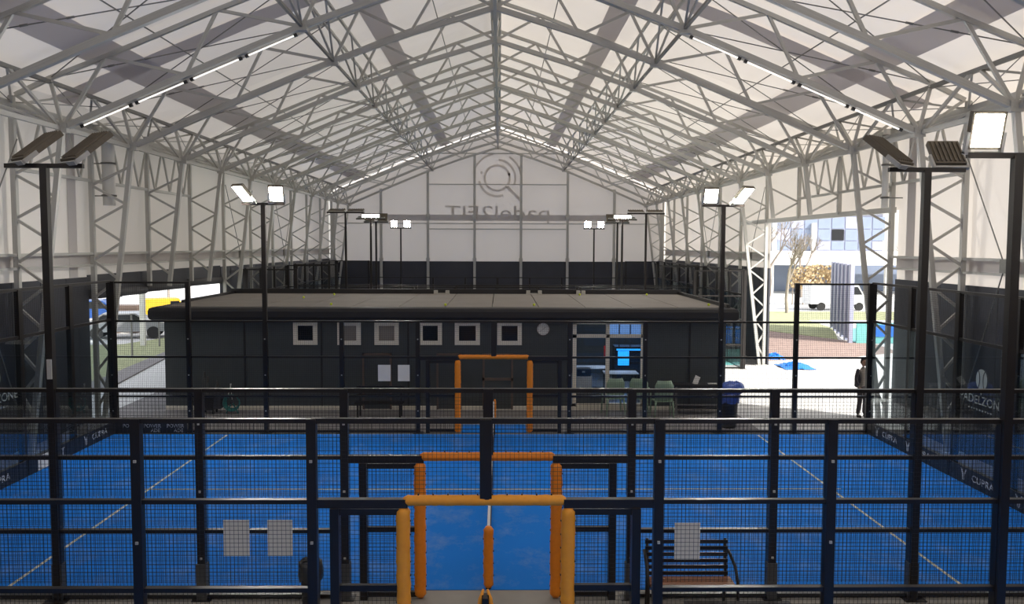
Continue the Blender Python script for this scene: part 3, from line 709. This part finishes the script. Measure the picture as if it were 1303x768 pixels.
# roof slab with rounded fascia
fx0, fx1, fy0, fy1 = -10.12, 7.17, 25.08, 32.45
mb = MB(); prof = [(0, 2.73), (-.06, 2.76), (-.09, 2.83), (-.09, 3.0), (-.06, 3.08), (0, 3.11), (.25, 3.12)]
R4 = []
for off, z in prof:
    o_ = off
    R4.append([(fx0+o_, fy0+o_, z), (fx1-o_, fy0+o_, z), (fx1-o_, fy1-o_, z), (fx0+o_, fy1-o_, z)])
for r in R4: mb.v += r
for i in range(len(R4)-1):
    for k in range(4): mb.f.append((i*4+k, i*4+(k+1) % 4, (i+1)*4+(k+1) % 4, (i+1)*4+k))
mb.f.append((3, 2, 1, 0)); mb.build('roof_fascia', M_BRACK, b, smooth=False)
nx = 12; w_ = (fx1-fx0-.5)/nx
for i in range(nx):
    x0 = fx0+.25+i*w_
    MB().box(x0+.012, x0+w_-.012, fy0+.22, fy1-.25, 3.07, 3.125).build('roof_deck_panel', M_ROOFT, b)
MB().box(fx0+.1, fx1-.1, fy1-.25, fy1-.15, 3.08, 3.3).build('roof_upstand', M_BRACK, b)
MB().box(fx0+.12, fx0+.22, fy0+2, fy1-.2, 3.08, 3.2).build('roof_upstand', M_BRACK, b); MB().box(fx1-.2, fx1-.1, fy0+.2, fy1-.2, 3.08, 3.22).build('roof_upstand', M_BRACK, b)
# windows
for i, (x0, x1) in enumerate([(-6.04, -5.32), (-4.72, -4.02), (-3.61, -2.88), (-2.29, -1.58), (-1.2, -.44), (.08, .82)]):
    z0, z1 = 1.97, 2.68; f = .13
    mb = MB().box(x0, x1, BY0-.04, BY0+.06, z0, z0+f).box(x0, x1, BY0-.04, BY0+.06, z1-f, z1).box(x0, x0+f, BY0-.04, BY0+.06, z0+f, z1-f).box(x1-f, x1, BY0-.04, BY0+.06, z0+f, z1-f)
    wf = mb.build('window_frame', M_PAPER, b)
    MB().box(x0+f, x1-f, BY0+.0, BY0+.012, z0+f, z1-f).build('window_pane', (M_ROOFT if i in (1, 2) else M_DARKWIN), wf)
# doors with brown jambs
for x0, x1, lo in ((-3.98, -3.1, 0), (-1.75, -1.0, 0), (-.36, .56, .95)):
    mb = MB().box(x0, x0+.06, BY0-.05, BY0, .02, 1.72).box(x1-.06, x1, BY0-.05, BY0, .02, 1.72).box(x0, x1, BY0-.05, BY0, 1.66, 1.72)
    if lo: mb.box(x0, x1, BY0-.05, BY0, lo-.05, lo+.03)
    d = mb.build('door_frame', M_BROWN, b); MB().box(x0+.06, x1-.06, BY0-.03, BY0, .03, 1.66).build('door_leaf', M_BLDG, d)
# glazed sliding door
mb = MB(); z0, z1 = .12, 2.68
for x in (2.36, 3.36, 4.42): mb.box(x, x+.11, BY0-.03, BY0+.07, z0, z1)
for z, h in ((z0, .08), (2.2, .1), (2.61, .07)): mb.box(2.36, 4.53, BY0-.03, BY0+.07, z, z+h)
df = mb.build('glazed_door', M_PAPER, b); tag(df, 'pale framed glazed double door')
for x0, x1 in ((2.47, 3.36), (3.47, 4.42)):
    for a, c in ((.2, 2.2), (2.3, 2.61)): MB().box(x0, x1, BY0+.01, BY0+.02, a, c).build('door_pane', G_WIN, df)
MB().box(2.47, 3.36, BY0-.02, BY0+.0, .2, .5).build('door_kick_panel', M_BLDG, df)
# clock
t = thing('wall_clock', 'round white wall clock left of the glazed door', 'clock', (1.46, BY0, 2.46))
MB().tube([(1.46, BY0-.05, 2.46), (1.46, BY0-.01, 2.46)], .2, 28).build('clock_case', M_BROWN, t); MB().tube([(1.46, BY0-.055, 2.46), (1.46, BY0-.03, 2.46)], .18, 28).build('clock_face', M_WHITE, t)
beam('clock_hand', (1.46, BY0-.06, 2.46), (1.54, BY0-.06, 2.53), .014, .006, M_BINBLK, t); beam('clock_hand', (1.46, BY0-.06, 2.46), (1.35, BY0-.06, 2.38), .012, .006, M_BINBLK, t)
for k in range(12): a = k*PI/6; box('hour_mark', 1.46+.155*math.cos(a)-.008, 1.46+.155*math.cos(a)+.008, BY0-.06, BY0-.055, 2.46+.155*math.sin(a)-.008, 2.46+.155*math.sin(a)+.008, M_BINBLK, t)
# inside the room
t = thing('white_cabinet', 'low white cabinet just inside the glazed door on the left', 'cabinet', (2.75, 25.9, .1)); box('body', 2.5, 2.98, 25.65, 26.1, .1, .98, M_WHITE, t); box('door', 2.52, 2.96, 25.63, 25.65, .14, .94, M_PAPER, t)
t = thing('coffee_machine', 'black appliance standing on the white cabinet behind the glass', 'appliance', (2.72, 25.9, .98)); box('body', 2.52, 2.95, 25.7, 26.05, .98, 1.2, M_BINBLK, t); box('spout', 2.68, 2.76, 25.64, 25.7, 1.1, 1.14, M_STEEL, t)
for (x, y, lb) in ((3.25, 28.6, 'grey table on thin black legs in the room, behind the left door pane'), (4.1, 27.4, 'grey table on thin black legs in the room, behind the right door pane')):
    t = thing('cafe_table', lb, 'table', (x, y, .1)); box('table_top', x-.55, x+.55, y-.4, y+.4, .82, .85, M_TTOP, t)
    for sx in (-.5, .5):
        for sy in (-.35, .35): beam('leg', (x+sx, y+sy, .1), (x+sx, y+sy, .82), .03, .03, M_BINBLK, t, up=(0, 1, 0))
t = thing('vending_machine', 'tall cabinet with glowing blue front inside the room', 'vending machine', (4.75, 30.5, .1)); box('cabinet', 4.3, 5.3, 30.2, 30.9, .1, 1.35, M_DARKWIN, t); box('lit_front', 4.4, 4.8, 30.17, 30.2, .68, 1.2, M_SCREEN, t); box('lit_header', 4.35, 5.25, 30.15, 30.17, 1.22, 1.28, M_SCREEN, t)
for k in range(3): box('rear_window', 4.3+.42*k, 4.66+.42*k, 31.9, 31.98, 1.5, 2.45, M_REAR, b)
t = thing('fire_extinguisher', 'red fire extinguisher on the wall inside the room', 'extinguisher', (4.05, 30, 1)); beam('cylinder', (3.95, 30, .95), (3.95, 30, 1.4), .16, .16, M_RED, t, True); beam('nozzle', (3.95, 30, 1.4), (3.95, 30, 1.5), .06, .06, M_BINBLK, t, True)
lt = bpy.data.lights.new('room_lamp', 'AREA'); lt.energy = 55; lt.size = 1.2; lt.color = (.75, .85, 1); lo = bpy.data.objects.new('room_lamp', lt); C.objects.link(lo); lo.location = (4.2, 28.6, 2.6)
t = thing('ceiling_light', 'flat white light panel on the ceiling of the room behind the glazed door', 'lamp', (4.2, 28.6, 2.64)); box('panel', 3.6, 4.8, 28, 29.2, 2.62, 2.655, M_WHITE, t)

# clutter on the roof
for k, (x, y) in enumerate(((-6.6, 29.2), (-5.9, 31.0), (-5.0, 25.9), (-1.5, 25.75), (1.2, 25.8), (3.1, 31.2), (5.6, 31.3), (6.6, 26))):
    o = link('padel_ball', shape('sph', M_YEL), Matrix.Translation((x, y, 3.125+.04)) @ Matrix.Diagonal((.08, .08, .08, 1)))
    tag(o, 'yellow ball on the flat roof, %s from its left end' % ORD[k+1], 'ball', 'yellow balls lying on the flat roof')
for k, (x0, x1) in enumerate(((-2.35, -1.75), (1.15, 1.75), (3.05, 3.4))):
    t = thing('roof_bracket', ['leftmost', 'middle', 'rightmost'][k]+' pale metal bracket on the rear edge of the flat roof', 'bracket', (x0, 32.1, 3.12)); box('plate', x0, x1, 32.0, 32.12, 3.12, 3.16, M_STEEL, t)
    for x in (x0+.08, x1-.08): box('foot', x-.07, x+.07, 31.95, 32.15, 3.12, 3.26, M_STEEL, t)

# ------------------------------------------------------------------ furniture along the building
def chair(x, y, rz, label):
    t = thing('plastic_armchair', label, 'chair', (x, y, 0), 'sage green plastic armchairs'); M = Matrix.Translation((x, y, 0)) @ Matrix.Rotation(rz, 4, 'Z') @ Matrix.Diagonal((1.08, 1.08, 1.13, 1))
    # back panel toward -y (seen from the court)
    mb = MB(); n = 8; z0, z1 = .46, .98
    for j in range(5):
        f = j/4; z = z0+(z1-z0)*f; hw = .25 if f < .8 else .25-.07*(f-.8)/.2
        for i in range(n+1):
            u = -1+2*i/n; mb.v.append((u*hw, -.24-.05*f+.07*u*u, z))
    off = len(mb.v); mb.v += [(a, b_+.02, c) for a, b_, c in mb.v]
    for j in range(4):
        for i in range(n):
            q = j*(n+1)+i; mb.f += [(q, q+1, q+n+2, q+n+1), (off+q, off+q+n+1, off+q+n+2, off+q+1)]
    for i in range(n): mb.f += [(i, off+i, off+i+1, i+1), (4*(n+1)+i, 4*(n+1)+i+1, off+4*(n+1)+i+1, off+4*(n+1)+i)]
    for j in range(4): mb.f += [(j*(n+1), (j+1)*(n+1), off+(j+1)*(n+1), off+j*(n+1)), (j*(n+1)+n, off+j*(n+1)+n, off+(j+1)*(n+1)+n, (j+1)*(n+1)+n)]
    mb.build('backrest', M_GREENP, t, M, smooth=True)
    MB().box(-.24, .24, -.24, .22, .43, .46).build('seat', M_GREENP, t, M)
    for sx in (-1, 1):
        MB().tube([(sx*.24, -.26, .7), (sx*.29, -.1, .69), (sx*.29, .18, .67)], [.022, .025, .022], 8).build('armrest', M_GREENP, t, M, smooth=True)
        MB().tube([(sx*.26, -.25, 0), (sx*.23, -.22, .45)], [.018, .028], 8).build('leg', M_GREENP, t, M, smooth=True)
        MB().tube([(sx*.28, .22, 0), (sx*.26, .2, .45), (sx*.29, .17, .67)], [.018, .028, .02], 8).build('leg', M_GREENP, t, M, smooth=True)
chair(3.52, 24.75, .15, 'left of the three sage green armchairs before the glazed door')
chair(4.25, 24.75, -.1, 'middle of the three sage green armchairs before the glazed door')
chair(4.88, 24.3, .05, 'rightmost of the three sage green armchairs, nearest the dark side table')
t = thing('dark_table', 'long dark table against the building between green chairs and bin', 'table', (6, 24.9, 0))
box('table_top', 5.3, 6.85, 24.6, 25.2, .84, .88, M_BRACK, t)
for x in (5.36, 6.78):
    for y in (24.65, 25.15): beam('leg', (x, y, 0), (x, y, .84), .05, .05, M_STEEL2, t, up=(0, 1, 0))
for z in (.3, .55): beam('shelf_rail', (5.36, 24.65, z), (6.78, 24.65, z), .03, .03, M_STEEL2, t)
box('lower_shelf', 5.36, 6.78, 24.65, 25.15, .16, .2, M_BRACK, t)
t = thing('leaflet_stand', 'white leaflet propped up on the dark table', 'leaflet', (5.95, 24.85, .88)); M = Matrix.Translation((5.95, 24.85, .88)) @ Matrix.Rotation(.45, 4, 'Y') @ Matrix.Rotation(-.3, 4, 'X'); MB().box(-.08, .08, 0, .006, 0, .26).build('sheet', M_WHITE, t, M); MB().box(-.08, .08, .006, .06, 0, .01).build('foot', M_WHITE, t, M)
t = MB().box(6.35, 6.6, 24.8, 24.95, .88, .9).build('paper_pile', M_WHITE); tag(t, 'small white papers lying at the right of the dark table', 'paper')
t = bin_(6.45, 22.95, .21, .27, .92, 'tall black bin with a bulging blue bag by the far fence, right', True, M_BAGB)
mb = MB(); rnd = random.Random(3); n = 16
rings = [(.29, .95), (.33, 1.05), (.31, 1.16), (.22, 1.24), (.08, 1.27)]
for r_, z in rings:
    for k in range(n): a = 2*PI*k/n; q = r_*(1+rnd.uniform(-.1, .1)); mb.v.append((6.55+q*math.cos(a), 22.95+q*.8*math.sin(a), z+rnd.uniform(-.03, .03)))
for i in range(len(rings)-1):
    for k in range(n): mb.f.append((i*n+k, i*n+(k+1) % n, (i+1)*n+(k+1) % n, (i+1)*n+k))
mb.f.append(tuple(4*n+k for k in range(n))); mb.build('bulging_bag', M_BAGB, t, smooth=True)
t = thing('dark_bench', 'black slatted bench on the grey floor before the dark building, left of the far gate', 'bench', (-3.3, 24.2, 0))
for k in range(4): beam('seat_slat', (-4.0, 24.0+k*.11, .45), (-2.6, 24.0+k*.11, .45), .09, .025, M_BLACK, t)
for k in range(3): beam('back_slat', (-4.0, 24.45, .6+k*.12), (-2.6, 24.45, .6+k*.12), .02, .08, M_BLACK, t)
for x in (-3.9, -2.7):
    beam('leg', (x, 24.02, 0), (x, 24.02, .44), .05, .05, M_BLACK, t, up=(0, 1, 0)); beam('leg', (x, 24.46, 0), (x, 24.46, .9), .05, .05, M_BLACK, t, up=(0, 1, 0))
# cleaning trolley and hose reel at the left
t = thing('cleaning_trolley', 'cluttered dark trolley with upright mops against the left of the building', 'trolley', (-8.15, 24.85, 0))
box('bucket', -8.42, -8.0, 24.65, 25.05, .12, .5, M_BINBLK, t); box('side_bag', -8.0, -7.82, 24.7, 25.0, .15, .62, M_DARK, t)
for x in (-8.38, -8.04):
    for y in (24.7, 25.0): beam('wheel', (x, y, .06), (x+.04, y, .06), .12, .12, M_TYRE, t, True)
MB().tube([(-8.4, 24.9, .5), (-8.42, 24.98, 1.0), (-8.3, 25.0, 1.02), (-8.28, 24.9, .5)], .014, 6).build('handle', M_GREYPL, t)
for x, h in ((-8.32, 1.12), (-8.22, .98), (-7.95, .85)):
    beam('mop_stick', (x, 24.85, .3), (x-.03, 24.95, h), .022, .022, M_GREYPL, t, True); MB().tube([(x-.03, 24.95, h-.08), (x-.03, 24.95, h+.1)], [.05, .02], 8).build('mop_head', M_BAGG, t)
t.location.x -= .22
t = thing('hose_reel', 'teal garden hose coiled on a small reel by the trolley', 'hose', (-7.75, 24.75, 0))
for k in range(5):
    r_ = .24-.012*k; MB().tube([(-7.72+r_*math.cos(a), 24.72+.03*k, .33+r_*math.sin(a)) for a in [2*PI*q/20 for q in range(21)]], .02, 6, False).build('hose_coil', M_TEALH, t, smooth=True)
for x in (-7.9, -7.54): beam('stand_leg', (x, 24.8, 0), (-7.72, 24.8, .34), .03, .03, M_TEALH, t)
beam('reel_axle', (-7.72, 24.68, .33), (-7.72, 24.9, .33), .06, .06, M_BINBLK, t, True)
for x, tx in ((-7.9, .1), (-7.75, -.08)): beam('hose_lance', (x, 24.9, .4), (x+tx, 25.0, .86), .02, .02, M_WHITE, t, True)

# ------------------------------------------------------------------ blue sheets on the sunlit paving
for k, (x, y, sx, sy, h, lb) in enumerate(((12.35, 37.2, .4, .5, .3, 'small crumpled blue sheet on the sunlit paving, the farther one'), (12.35, 34.6, .62, .8, .22, 'large crumpled blue sheet lying on the sunlit paving'))):
    mb = MB(); n = 16; rnd = random.Random(k+11)
    for j in range(n+1):
        for i in range(n+1):
            u = -1+2*i/n; v = -1+2*j/n; e = max(0, 1-(u*u+v*v)*.8); mb.v.append((x+u*sx+rnd.uniform(-.04, .04), y+v*sy+rnd.uniform(-.04, .04), h*e*rnd.uniform(.35, 1)+.0))
    for j in range(n):
        for i in range(n): q = j*(n+1)+i; mb.f.append((q, q+1, q+n+2, q+n+1))
    o = mb.build('crumpled_sheet', M_SHEET, smooth=True); tag(o, lb, 'sheet')

# ------------------------------------------------------------------ person at the right opening
def person():
    t = thing('person', 'person in dark open jacket over grey shirt standing at the right opening', 'person', (10.72, 24.3, 0))
    J = dict(pel=(0, 0, .92), wa=(0, 0, 1.05), ch=(0, .01, 1.27), nk=(0, .0, 1.43), nk2=(0, -.01, 1.5),
             sl=(-.18, 0, 1.38), el=(-.235, .01, 1.11), wl=(-.21, -.12, .90), sr=(.18, 0, 1.38), er=(.24, .02, 1.11), wr=(.2, -.12, .9),
             hl=(-.09, 0, .9), kl=(-.11, -.03, .49), al=(-.12, .03, .09), tl=(-.13, -.12, .04), hr=(.09, 0, .9), kr=(.10, -.01, .49), ar=(.12, .05, .09), tr=(.13, -.1, .04))
    def skin(name, verts, edges_, rad, m, sub=2):
        me = bpy.data.meshes.new(name); me.from_pydata([J[v] if isinstance(v, str) else v for v in verts], [], edges_); o = bpy.data.objects.new('tmp', me); C.objects.link(o)
        md = o.modifiers.new('s', 'SKIN'); o.modifiers.new('u', 'SUBSURF').levels = sub
        for i, r in enumerate(rad): sv = me.skin_vertices[0].data[i]; sv.radius = r if isinstance(r, tuple) else (r, r); sv.use_root = (i == 0)
        dg = bpy.context.evaluated_depsgraph_get(); dg.update(); me2 = bpy.data.meshes.new_from_object(o.evaluated_get(dg)); bpy.data.objects.remove(o)
        me2.materials.clear(); me2.materials.append(m)
        for p in me2.polygons: p.use_smooth = True; p.material_index = 0
        return link(name, me2, Matrix.Translation((10.72, 24.3, 0)) @ Matrix.Rotation(.3, 4, 'Z'), t)
    vs = ['pel', 'wa', 'ch', 'nk', 'nk2', 'sl', 'el', 'wl', 'sr', 'er', 'wr', 'hl', 'kl', 'al', 'tl', 'hr', 'kr', 'ar', 'tr']
    es = [(0, 1), (1, 2), (2, 3), (3, 4), (2, 5), (5, 6), (6, 7), (2, 8), (8, 9), (9, 10), (0, 11), (11, 12), (12, 13), (13, 14), (0, 15), (15, 16), (16, 17), (17, 18)]
    skin('body', vs, es, [(.15, .11), (.13, .1), (.16, .11), .055, .05, .055, .042, .03, .055, .042, .03, .085, .055, .038, .035, .085, .055, .038, .035], M_VEST)
    skin('trousers', ['pel', 'hl', 'kl', 'al', 'hr', 'kr', 'ar', (0, 0, 1.0)], [(0, 1), (1, 2), (2, 3), (0, 4), (4, 5), (5, 6), (0, 7)], [(.16, .12), .1, .072, .06, .1, .072, .06, (.15, .115)], M_TROU)
    for s, q in ((-1, 'l'), (1, 'r')):
        skin('jacket', [(s*.11, .02, 1.37), (s*.12, .03, 1.1), (s*.125, .03, .86), 's'+q, 'e'+q, (J['w'+q][0], J['w'+q][1]*.85, J['w'+q][2]+.03)], [(0, 1), (1, 2), (0, 3), (3, 4), (4, 5)], [(.05, .08), (.07, .12), (.065, .125), .062, .052, .042], M_JACK)
        w_ = Vector(J['w'+q]); fw = Vector((-s*.1, -.75, -.5)).normalized()
        hv = [tuple(w_), tuple(w_+fw*.08)]; skin('hand', hv, [(0, 1)], [(.028, .02), (.036, .018)], M_SKIN, 1)
        for k in range(4):
            b0 = w_+fw*.08+Vector(((k-1.5)*.018, 0, 0)); l_ = (.055, .068, .063, .048)[k]
            skin('finger', [tuple(b0), tuple(b0+fw*l_*.55), tuple(b0+fw*l_*.8+Vector((0, .01, -.025)))], [(0, 1), (1, 2)], [.009, .008, .007], M_SKIN, 1)
        b0 = w_+fw*.03+Vector((-s*.03, 0, 0)); skin('thumb', [tuple(b0), tuple(b0+fw*.035+Vector((-s*.02, 0, 0))), tuple(b0+fw*.06+Vector((-s*.02, 0, 0)))], [(0, 1), (1, 2)], [.011, .01, .008], M_SKIN, 1)
        skin('shoe', [(s*.12, .07, .04), (s*.125, -.03, .045), (s*.135, -.14, .035)], [(0, 1), (1, 2)], [(.045, .045), (.045, .04), (.04, .03)], M_HAIR, 1)
    # head with face
    M0 = Matrix.Translation((10.72, 24.3, 0)) @ Matrix.Rotation(.3, 4, 'Z')
    bm = bmesh.new(); bmesh.ops.create_uvsphere(bm, u_segments=24, v_segments=18, radius=1)
    for v in bm.verts:
        x, y, z = v.co; jaw = 1-.28*max(0, -z)**1.3; v.co = (x*.076*jaw, y*.096*(1-.12*max(0, -z)) - (.012 if (y < -.5 and z < -.2) else 0), z*.118)
        if y < -.9 and -.35 < z < .1 and abs(x) < .25: v.co.y -= .018*(1-abs(x)*4)*(1 if z < -.05 else .5)
        if y < -.75 and .02 < z < .3 and .2 < abs(x) < .55: v.co.y += .008
    me = bpy.data.meshes.new('head'); bm.to_mesh(me); bm.free(); me.materials.append(M_SKIN)
    for p in me.polygons: p.use_smooth = True
    hd = link('head', me, M0 @ Matrix.Translation((0, -.02, 1.61)), t)
    for s in (-1, 1):
        link('eye', shape('sph', M_HAIR), M0 @ Matrix.Translation((s*.03, -.102, 1.625)) @ Matrix.Diagonal((.022, .012, .012, 1)), hd)
        link('ear', shape('sph', M_SKIN), M0 @ Matrix.Translation((s*.078, -.01, 1.61)) @ Matrix.Diagonal((.018, .035, .06, 1)), hd)
    link('mouth', shape('sph', M_RED), M0 @ Matrix.Translation((0, -.103, 1.553)) @ Matrix.Diagonal((.045, .01, .01, 1)), hd)
    bm = bmesh.new(); bmesh.ops.create_uvsphere(bm, u_segments=20, v_segments=14, radius=1)
    bmesh.ops.delete(bm, geom=[v for v in bm.verts if v.co.z < -.35 or (v.co.y < -.55 and v.co.z < .45)], context='VERTS')
    for v in bm.verts: v.co = (v.co.x*.087, v.co.y*.106+.006, v.co.z*.128+.004)
    me = bpy.data.meshes.new('hair'); bm.to_mesh(me); bm.free(); me.materials.append(M_HAIR)
    link('hair', me, M0 @ Matrix.Translation((0, -.02, 1.61)), t)
person()

# ------------------------------------------------------------------ outside, right
tag(MB().prism([(11.8, 36.5), (15.9, 37.7), (19, 39.5), (19.3, 42.5), (18, 45), (15, 51), (11.8, 53)], (-.015, .01), 2).build('mulch_bed', M_MULCH), kind='structure')
tag(MB().box(11.5, 60, 57, 64, -.02, .02).prism([(15.5, 50.5), (18.3, 45), (20.4, 51), (21, 57), (13, 57)], (-.015, .012), 2).build('lawn', M_GRASS), kind='structure')
tag(MB().prism([(18.5, 43.4), (34, 43.4), (34, 51), (20.6, 51)], (-.01, .02), 2).build('outdoor_court_surface', M_TEAL), kind='structure')
t = thing('outdoor_court_wall', 'tall dark post and glass wall of the outdoor court beyond the right opening', 'glass wall', (18.3, 47, 0))
for k in range(6):
    x = 18.25+.42*k; y = 43.3+1.55*k
    beam('post', (x, y, 0), (x, y, 4.05), .2, .2, M_FAC, t, up=(0, 1, 0))
    if k < 5: mb = MB(); mb.v = [(x, y, .1), (x+.42, y+1.55, .1), (x+.42, y+1.55, 4), (x, y, 4)]; mb.f = [(0, 1, 2, 3)]; mb.build('glass_pane', M_FACG, t)
t = thing('teal_barrier', 'low teal barrier with a blue panel around the outdoor court', 'barrier', (20, 43.2, 0))
box('barrier_panel', 18.5, 30, 43.1, 43.2, 0, 1.05, M_TEAL, t); box('blue_panel', 19.2, 20.9, 43.05, 43.1, .35, .95, M_BLUEW, t)
beam('top_rail', (18.5, 43.15, 1.1), (30, 43.15, 1.1), .08, .08, M_WHITE, t)
for x in (21.2, 24, 27): beam('mesh_post', (x, 43.15, 1.1), (x, 43.15, 3.2), .06, .06, M_BLACK, t, up=(0, 1, 0))
# office building
t = thing('office_building', 'grey-blue office building with white canopy seen through the right opening', 'building', (40, 92, 0))
box('upper_storey', 27.5, 40.9, 90, 104, 4.3, 8.4, M_FAC, t); box('ground_storey', 28.5, 62, 94, 104, 0, 4.3, M_FACG, t)
box('canopy', 27, 62, 86, 92, 3.05, 4.45, M_WHITE, t); box('roof_edge', 27.3, 41.2, 89.7, 104.2, 8.4, 8.75, M_WHITE, t)
for k in range(9):
    x = 28.2+k*1.45
    for z0, z1 in ((6.85, 8.1), (5.6, 6.75), (4.6, 5.5)):
        w = box('window', x, x+1.3, 89.93, 90, z0, z1, M_FACG if (k*3+int(z0)) % 4 else M_DARKWIN if k == 5 else M_FAC, t)
for x in (33.2, 29.0): box('white_fin', x, x+.45, 89.5, 90, 4.4, 7.4, M_WHITE, t)
for k in range(7): box('canopy_column', 28+k*4, 28.4+k*4, 87, 87.4, 0, 3.05, M_WHITE, t)
t = thing('hedge', 'dry brown hedge in front of the office building', 'hedge', (27, 72, 0)); rnd = random.Random(5); mb = MB()
for k in range(900):
    x = rnd.uniform(24.8, 29.6); z = rnd.uniform(1.4, 3.35)*(1-.04*abs(x-27.3)); y = rnd.uniform(71, 72); a = rnd.uniform(0, PI); r_ = .16
    b0 = len(mb.v); mb.v += [(x-r_*math.cos(a), y-r_*math.sin(a), z), (x+r_*math.cos(a), y+r_*math.sin(a), z+.05), (x, y, z+r_*1.4)]; mb.f.append((b0, b0+1, b0+2))
tag(mb.build('foliage', M_HEDGE, t), kind='stuff')
for k in range(6): beam('stem', (25+k*.9, 71.5, 0), (25+k*.9, 71.5, 2.2), .12, .12, M_BARK, t, True)
def tree(x, y, h, label, seed, spread=.5, depth=5):
    t = thing('bare_tree', label, 'tree', (x, y, 0), 'bare winter trees outside'); rnd = random.Random(seed); tr = MB(); br = MB()
    def grow(p, d, L, r, lev):
        q = p+d*L; (tr if lev == 0 else br).tube([p, p.lerp(q, .5)+Vector((rnd.uniform(-1, 1), rnd.uniform(-1, 1), 0))*L*.04, q], [r, r*.85, r*.68], 5 if lev < 2 else 3, False)
        if lev >= depth: return
        for k in range(3 if lev < 3 else 2 + (rnd.random() < .5)):
            nd = (d+Vector((rnd.uniform(-1, 1), rnd.uniform(-1, 1), rnd.uniform(-.2, .6)))*spread*1.25).normalized(); grow(p.lerp(q, rnd.uniform(.7, 1)) if lev else q, nd, L*rnd.uniform(.6, .82), r*.62, lev+1)
    grow(Vector((x, y, 0)), Vector((0, 0, 1)), h*.26, h*.018, 0)
    tr.build('trunk', M_BARK, t, smooth=True); tag(br.build('branches', M_BARK, t), kind='stuff')
tree(21.5, 62.5, 8.5, 'bare tree with pale trunk nearest the left edge of the right opening', 1)
tree(27, 84, 11, 'tall bare tree before the left end of the office building', 2, .55)
tree(29.5, 82, 9, 'bare tree before the middle of the office building', 3)
tree(33, 68, 7, 'bare tree at the right side of the right opening, beyond the teal barrier', 4)
def van(x, y, L, Wd, H, m, label, rz=0, kind='van', name='parked_van'):
    t = thing(name, label, 'vehicle', (x, y, 0)); M = Matrix.Translation((x, y, 0)) @ Matrix.Rotation(rz, 4, 'Z')
    if kind == 'van': pr = [(-.5, .25), (.5, .25), (.5, .5), (.40, .58), (.30, 1), (-.49, 1), (-.5, .9)]
    else: pr = [(-.5, .28), (.5, .28), (.5, .5), (.46, .6), (.27, .66), (.12, 1), (-.25, 1), (-.42, .66), (-.5, .6)]
    MB().prism([(a*L, c*H) for a, c in pr], (-Wd/2, Wd/2), 1).build('body', m, t, M)
    if kind == 'van': w = [(.29, .62), (.37, .62), (.29, .92), (.1, .92), (.1, .62)]
    else: w = [(.24, .67), (.11, .95), (-.24, .95), (-.38, .67)]
    for s in (-1, 1): MB().prism([(a*L, c*H) for a, c in w], (s*Wd/2, s*(Wd/2+.012)), 1).build('side_window', M_DARKWIN, t, M)
    for a in (-.32, .32):
        for s in (-1, 1): MB().tube([(a*L, s*(Wd/2-.2), .32), (a*L, s*(Wd/2+.02), .32)], .32, 16).build('wheel', M_TYRE, t, M)
van(26.5, 66, 4.6, 1.9, 2.0, M_CARW, 'white van parked on the lane before the office building')
# ------------------------------------------------------------------ outside, left
tag(MB().prism([(-13.2, 20), (-13.4, 29.8), (-14.45, 37.1), (-15.3, 39.2), (-14.6, 31.5), (-14.3, 20)], (-.015, .03), 2).build('kerb_strip', M_CONC_F), kind='structure')
mb = MB(); mb.v = [(-14.3, 20, .02), (-14.6, 31.5, .02), (-15.3, 39.2, .02), (-17.3, 46, .02), (-18.5, 42, .03), (-34, 37, .1), (-34, 20, .1)]; mb.f = [tuple(range(7))]
tag(mb.build('grass_bank', M_GRASS), kind='structure')
van(-20.2, 51.5, 2.6, 1.6, 1.7, M_CARY, 'small yellow van parked beyond the grass bank by the building corner', .5)
van(-25.0, 53, 4.5, 1.8, 1.5, M_CARB, 'blue car parked behind the grass bank, left of the small yellow van', .2, 'car', 'parked_car')
van(-19.7, 45.3, 4.3, 1.75, 1.35, M_CARS, 'silver car parked right behind the grass strip', .25, 'car', 'parked_car')
van(-19.5, 57, 4.4, 1.8, 1.5, M_CARW, 'white car parked farthest off beyond the left opening', .1, 'car', 'parked_car')
van(-27, 58, 4.6, 2.0, 2.3, M_CARW, 'tall white van parked behind the blue car', .1)
for k, (x, y) in enumerate(((-15.9, 37.0), (-16.4, 41.2))):
    t = thing('fence_post', ['nearer', 'farther'][k]+' thin grey post on the grass outside the left opening', 'post', (x, y, 0)); beam('post', (x, y, 0), (x, y, 1.9), .06, .06, M_STEEL2, t, up=(0, 1, 0)); beam('cap', (x, y, 1.9), (x, y, 1.94), .09, .09, M_STEEL2, t, up=(0, 1, 0))
t = thing('white_post', 'white sign post on the grass bank outside the left opening', 'post', (-17.3, 41.5, 0)); beam('post', (-17.3, 41.5, 0), (-17.3, 41.5, 2.9), .22, .22, M_WHITE, t, up=(0, 1, 0)); box('cap', -17.45, -17.15, 41.35, 41.65, 2.9, 2.96, M_STEEL, t)
t = thing('timber_stack', 'low brown wooden stack beyond the grass, under the left opening', 'timber stack', (-20.5, 46, 0))  # plain stack of brown boards resting on two supports
for x in (-21.3, -20.3): box('support', x-.1, x+.1, 47.4, 48.4, 0, .95, M_BROWN, t)
for k in range(3): box('board', -21.5, -20.1, 47.4, 48.4, .96+k*.2, 1.14+k*.2, M_BROWN, t)
tree(-24, 62, 7, 'bare tree far beyond the left opening', 9)
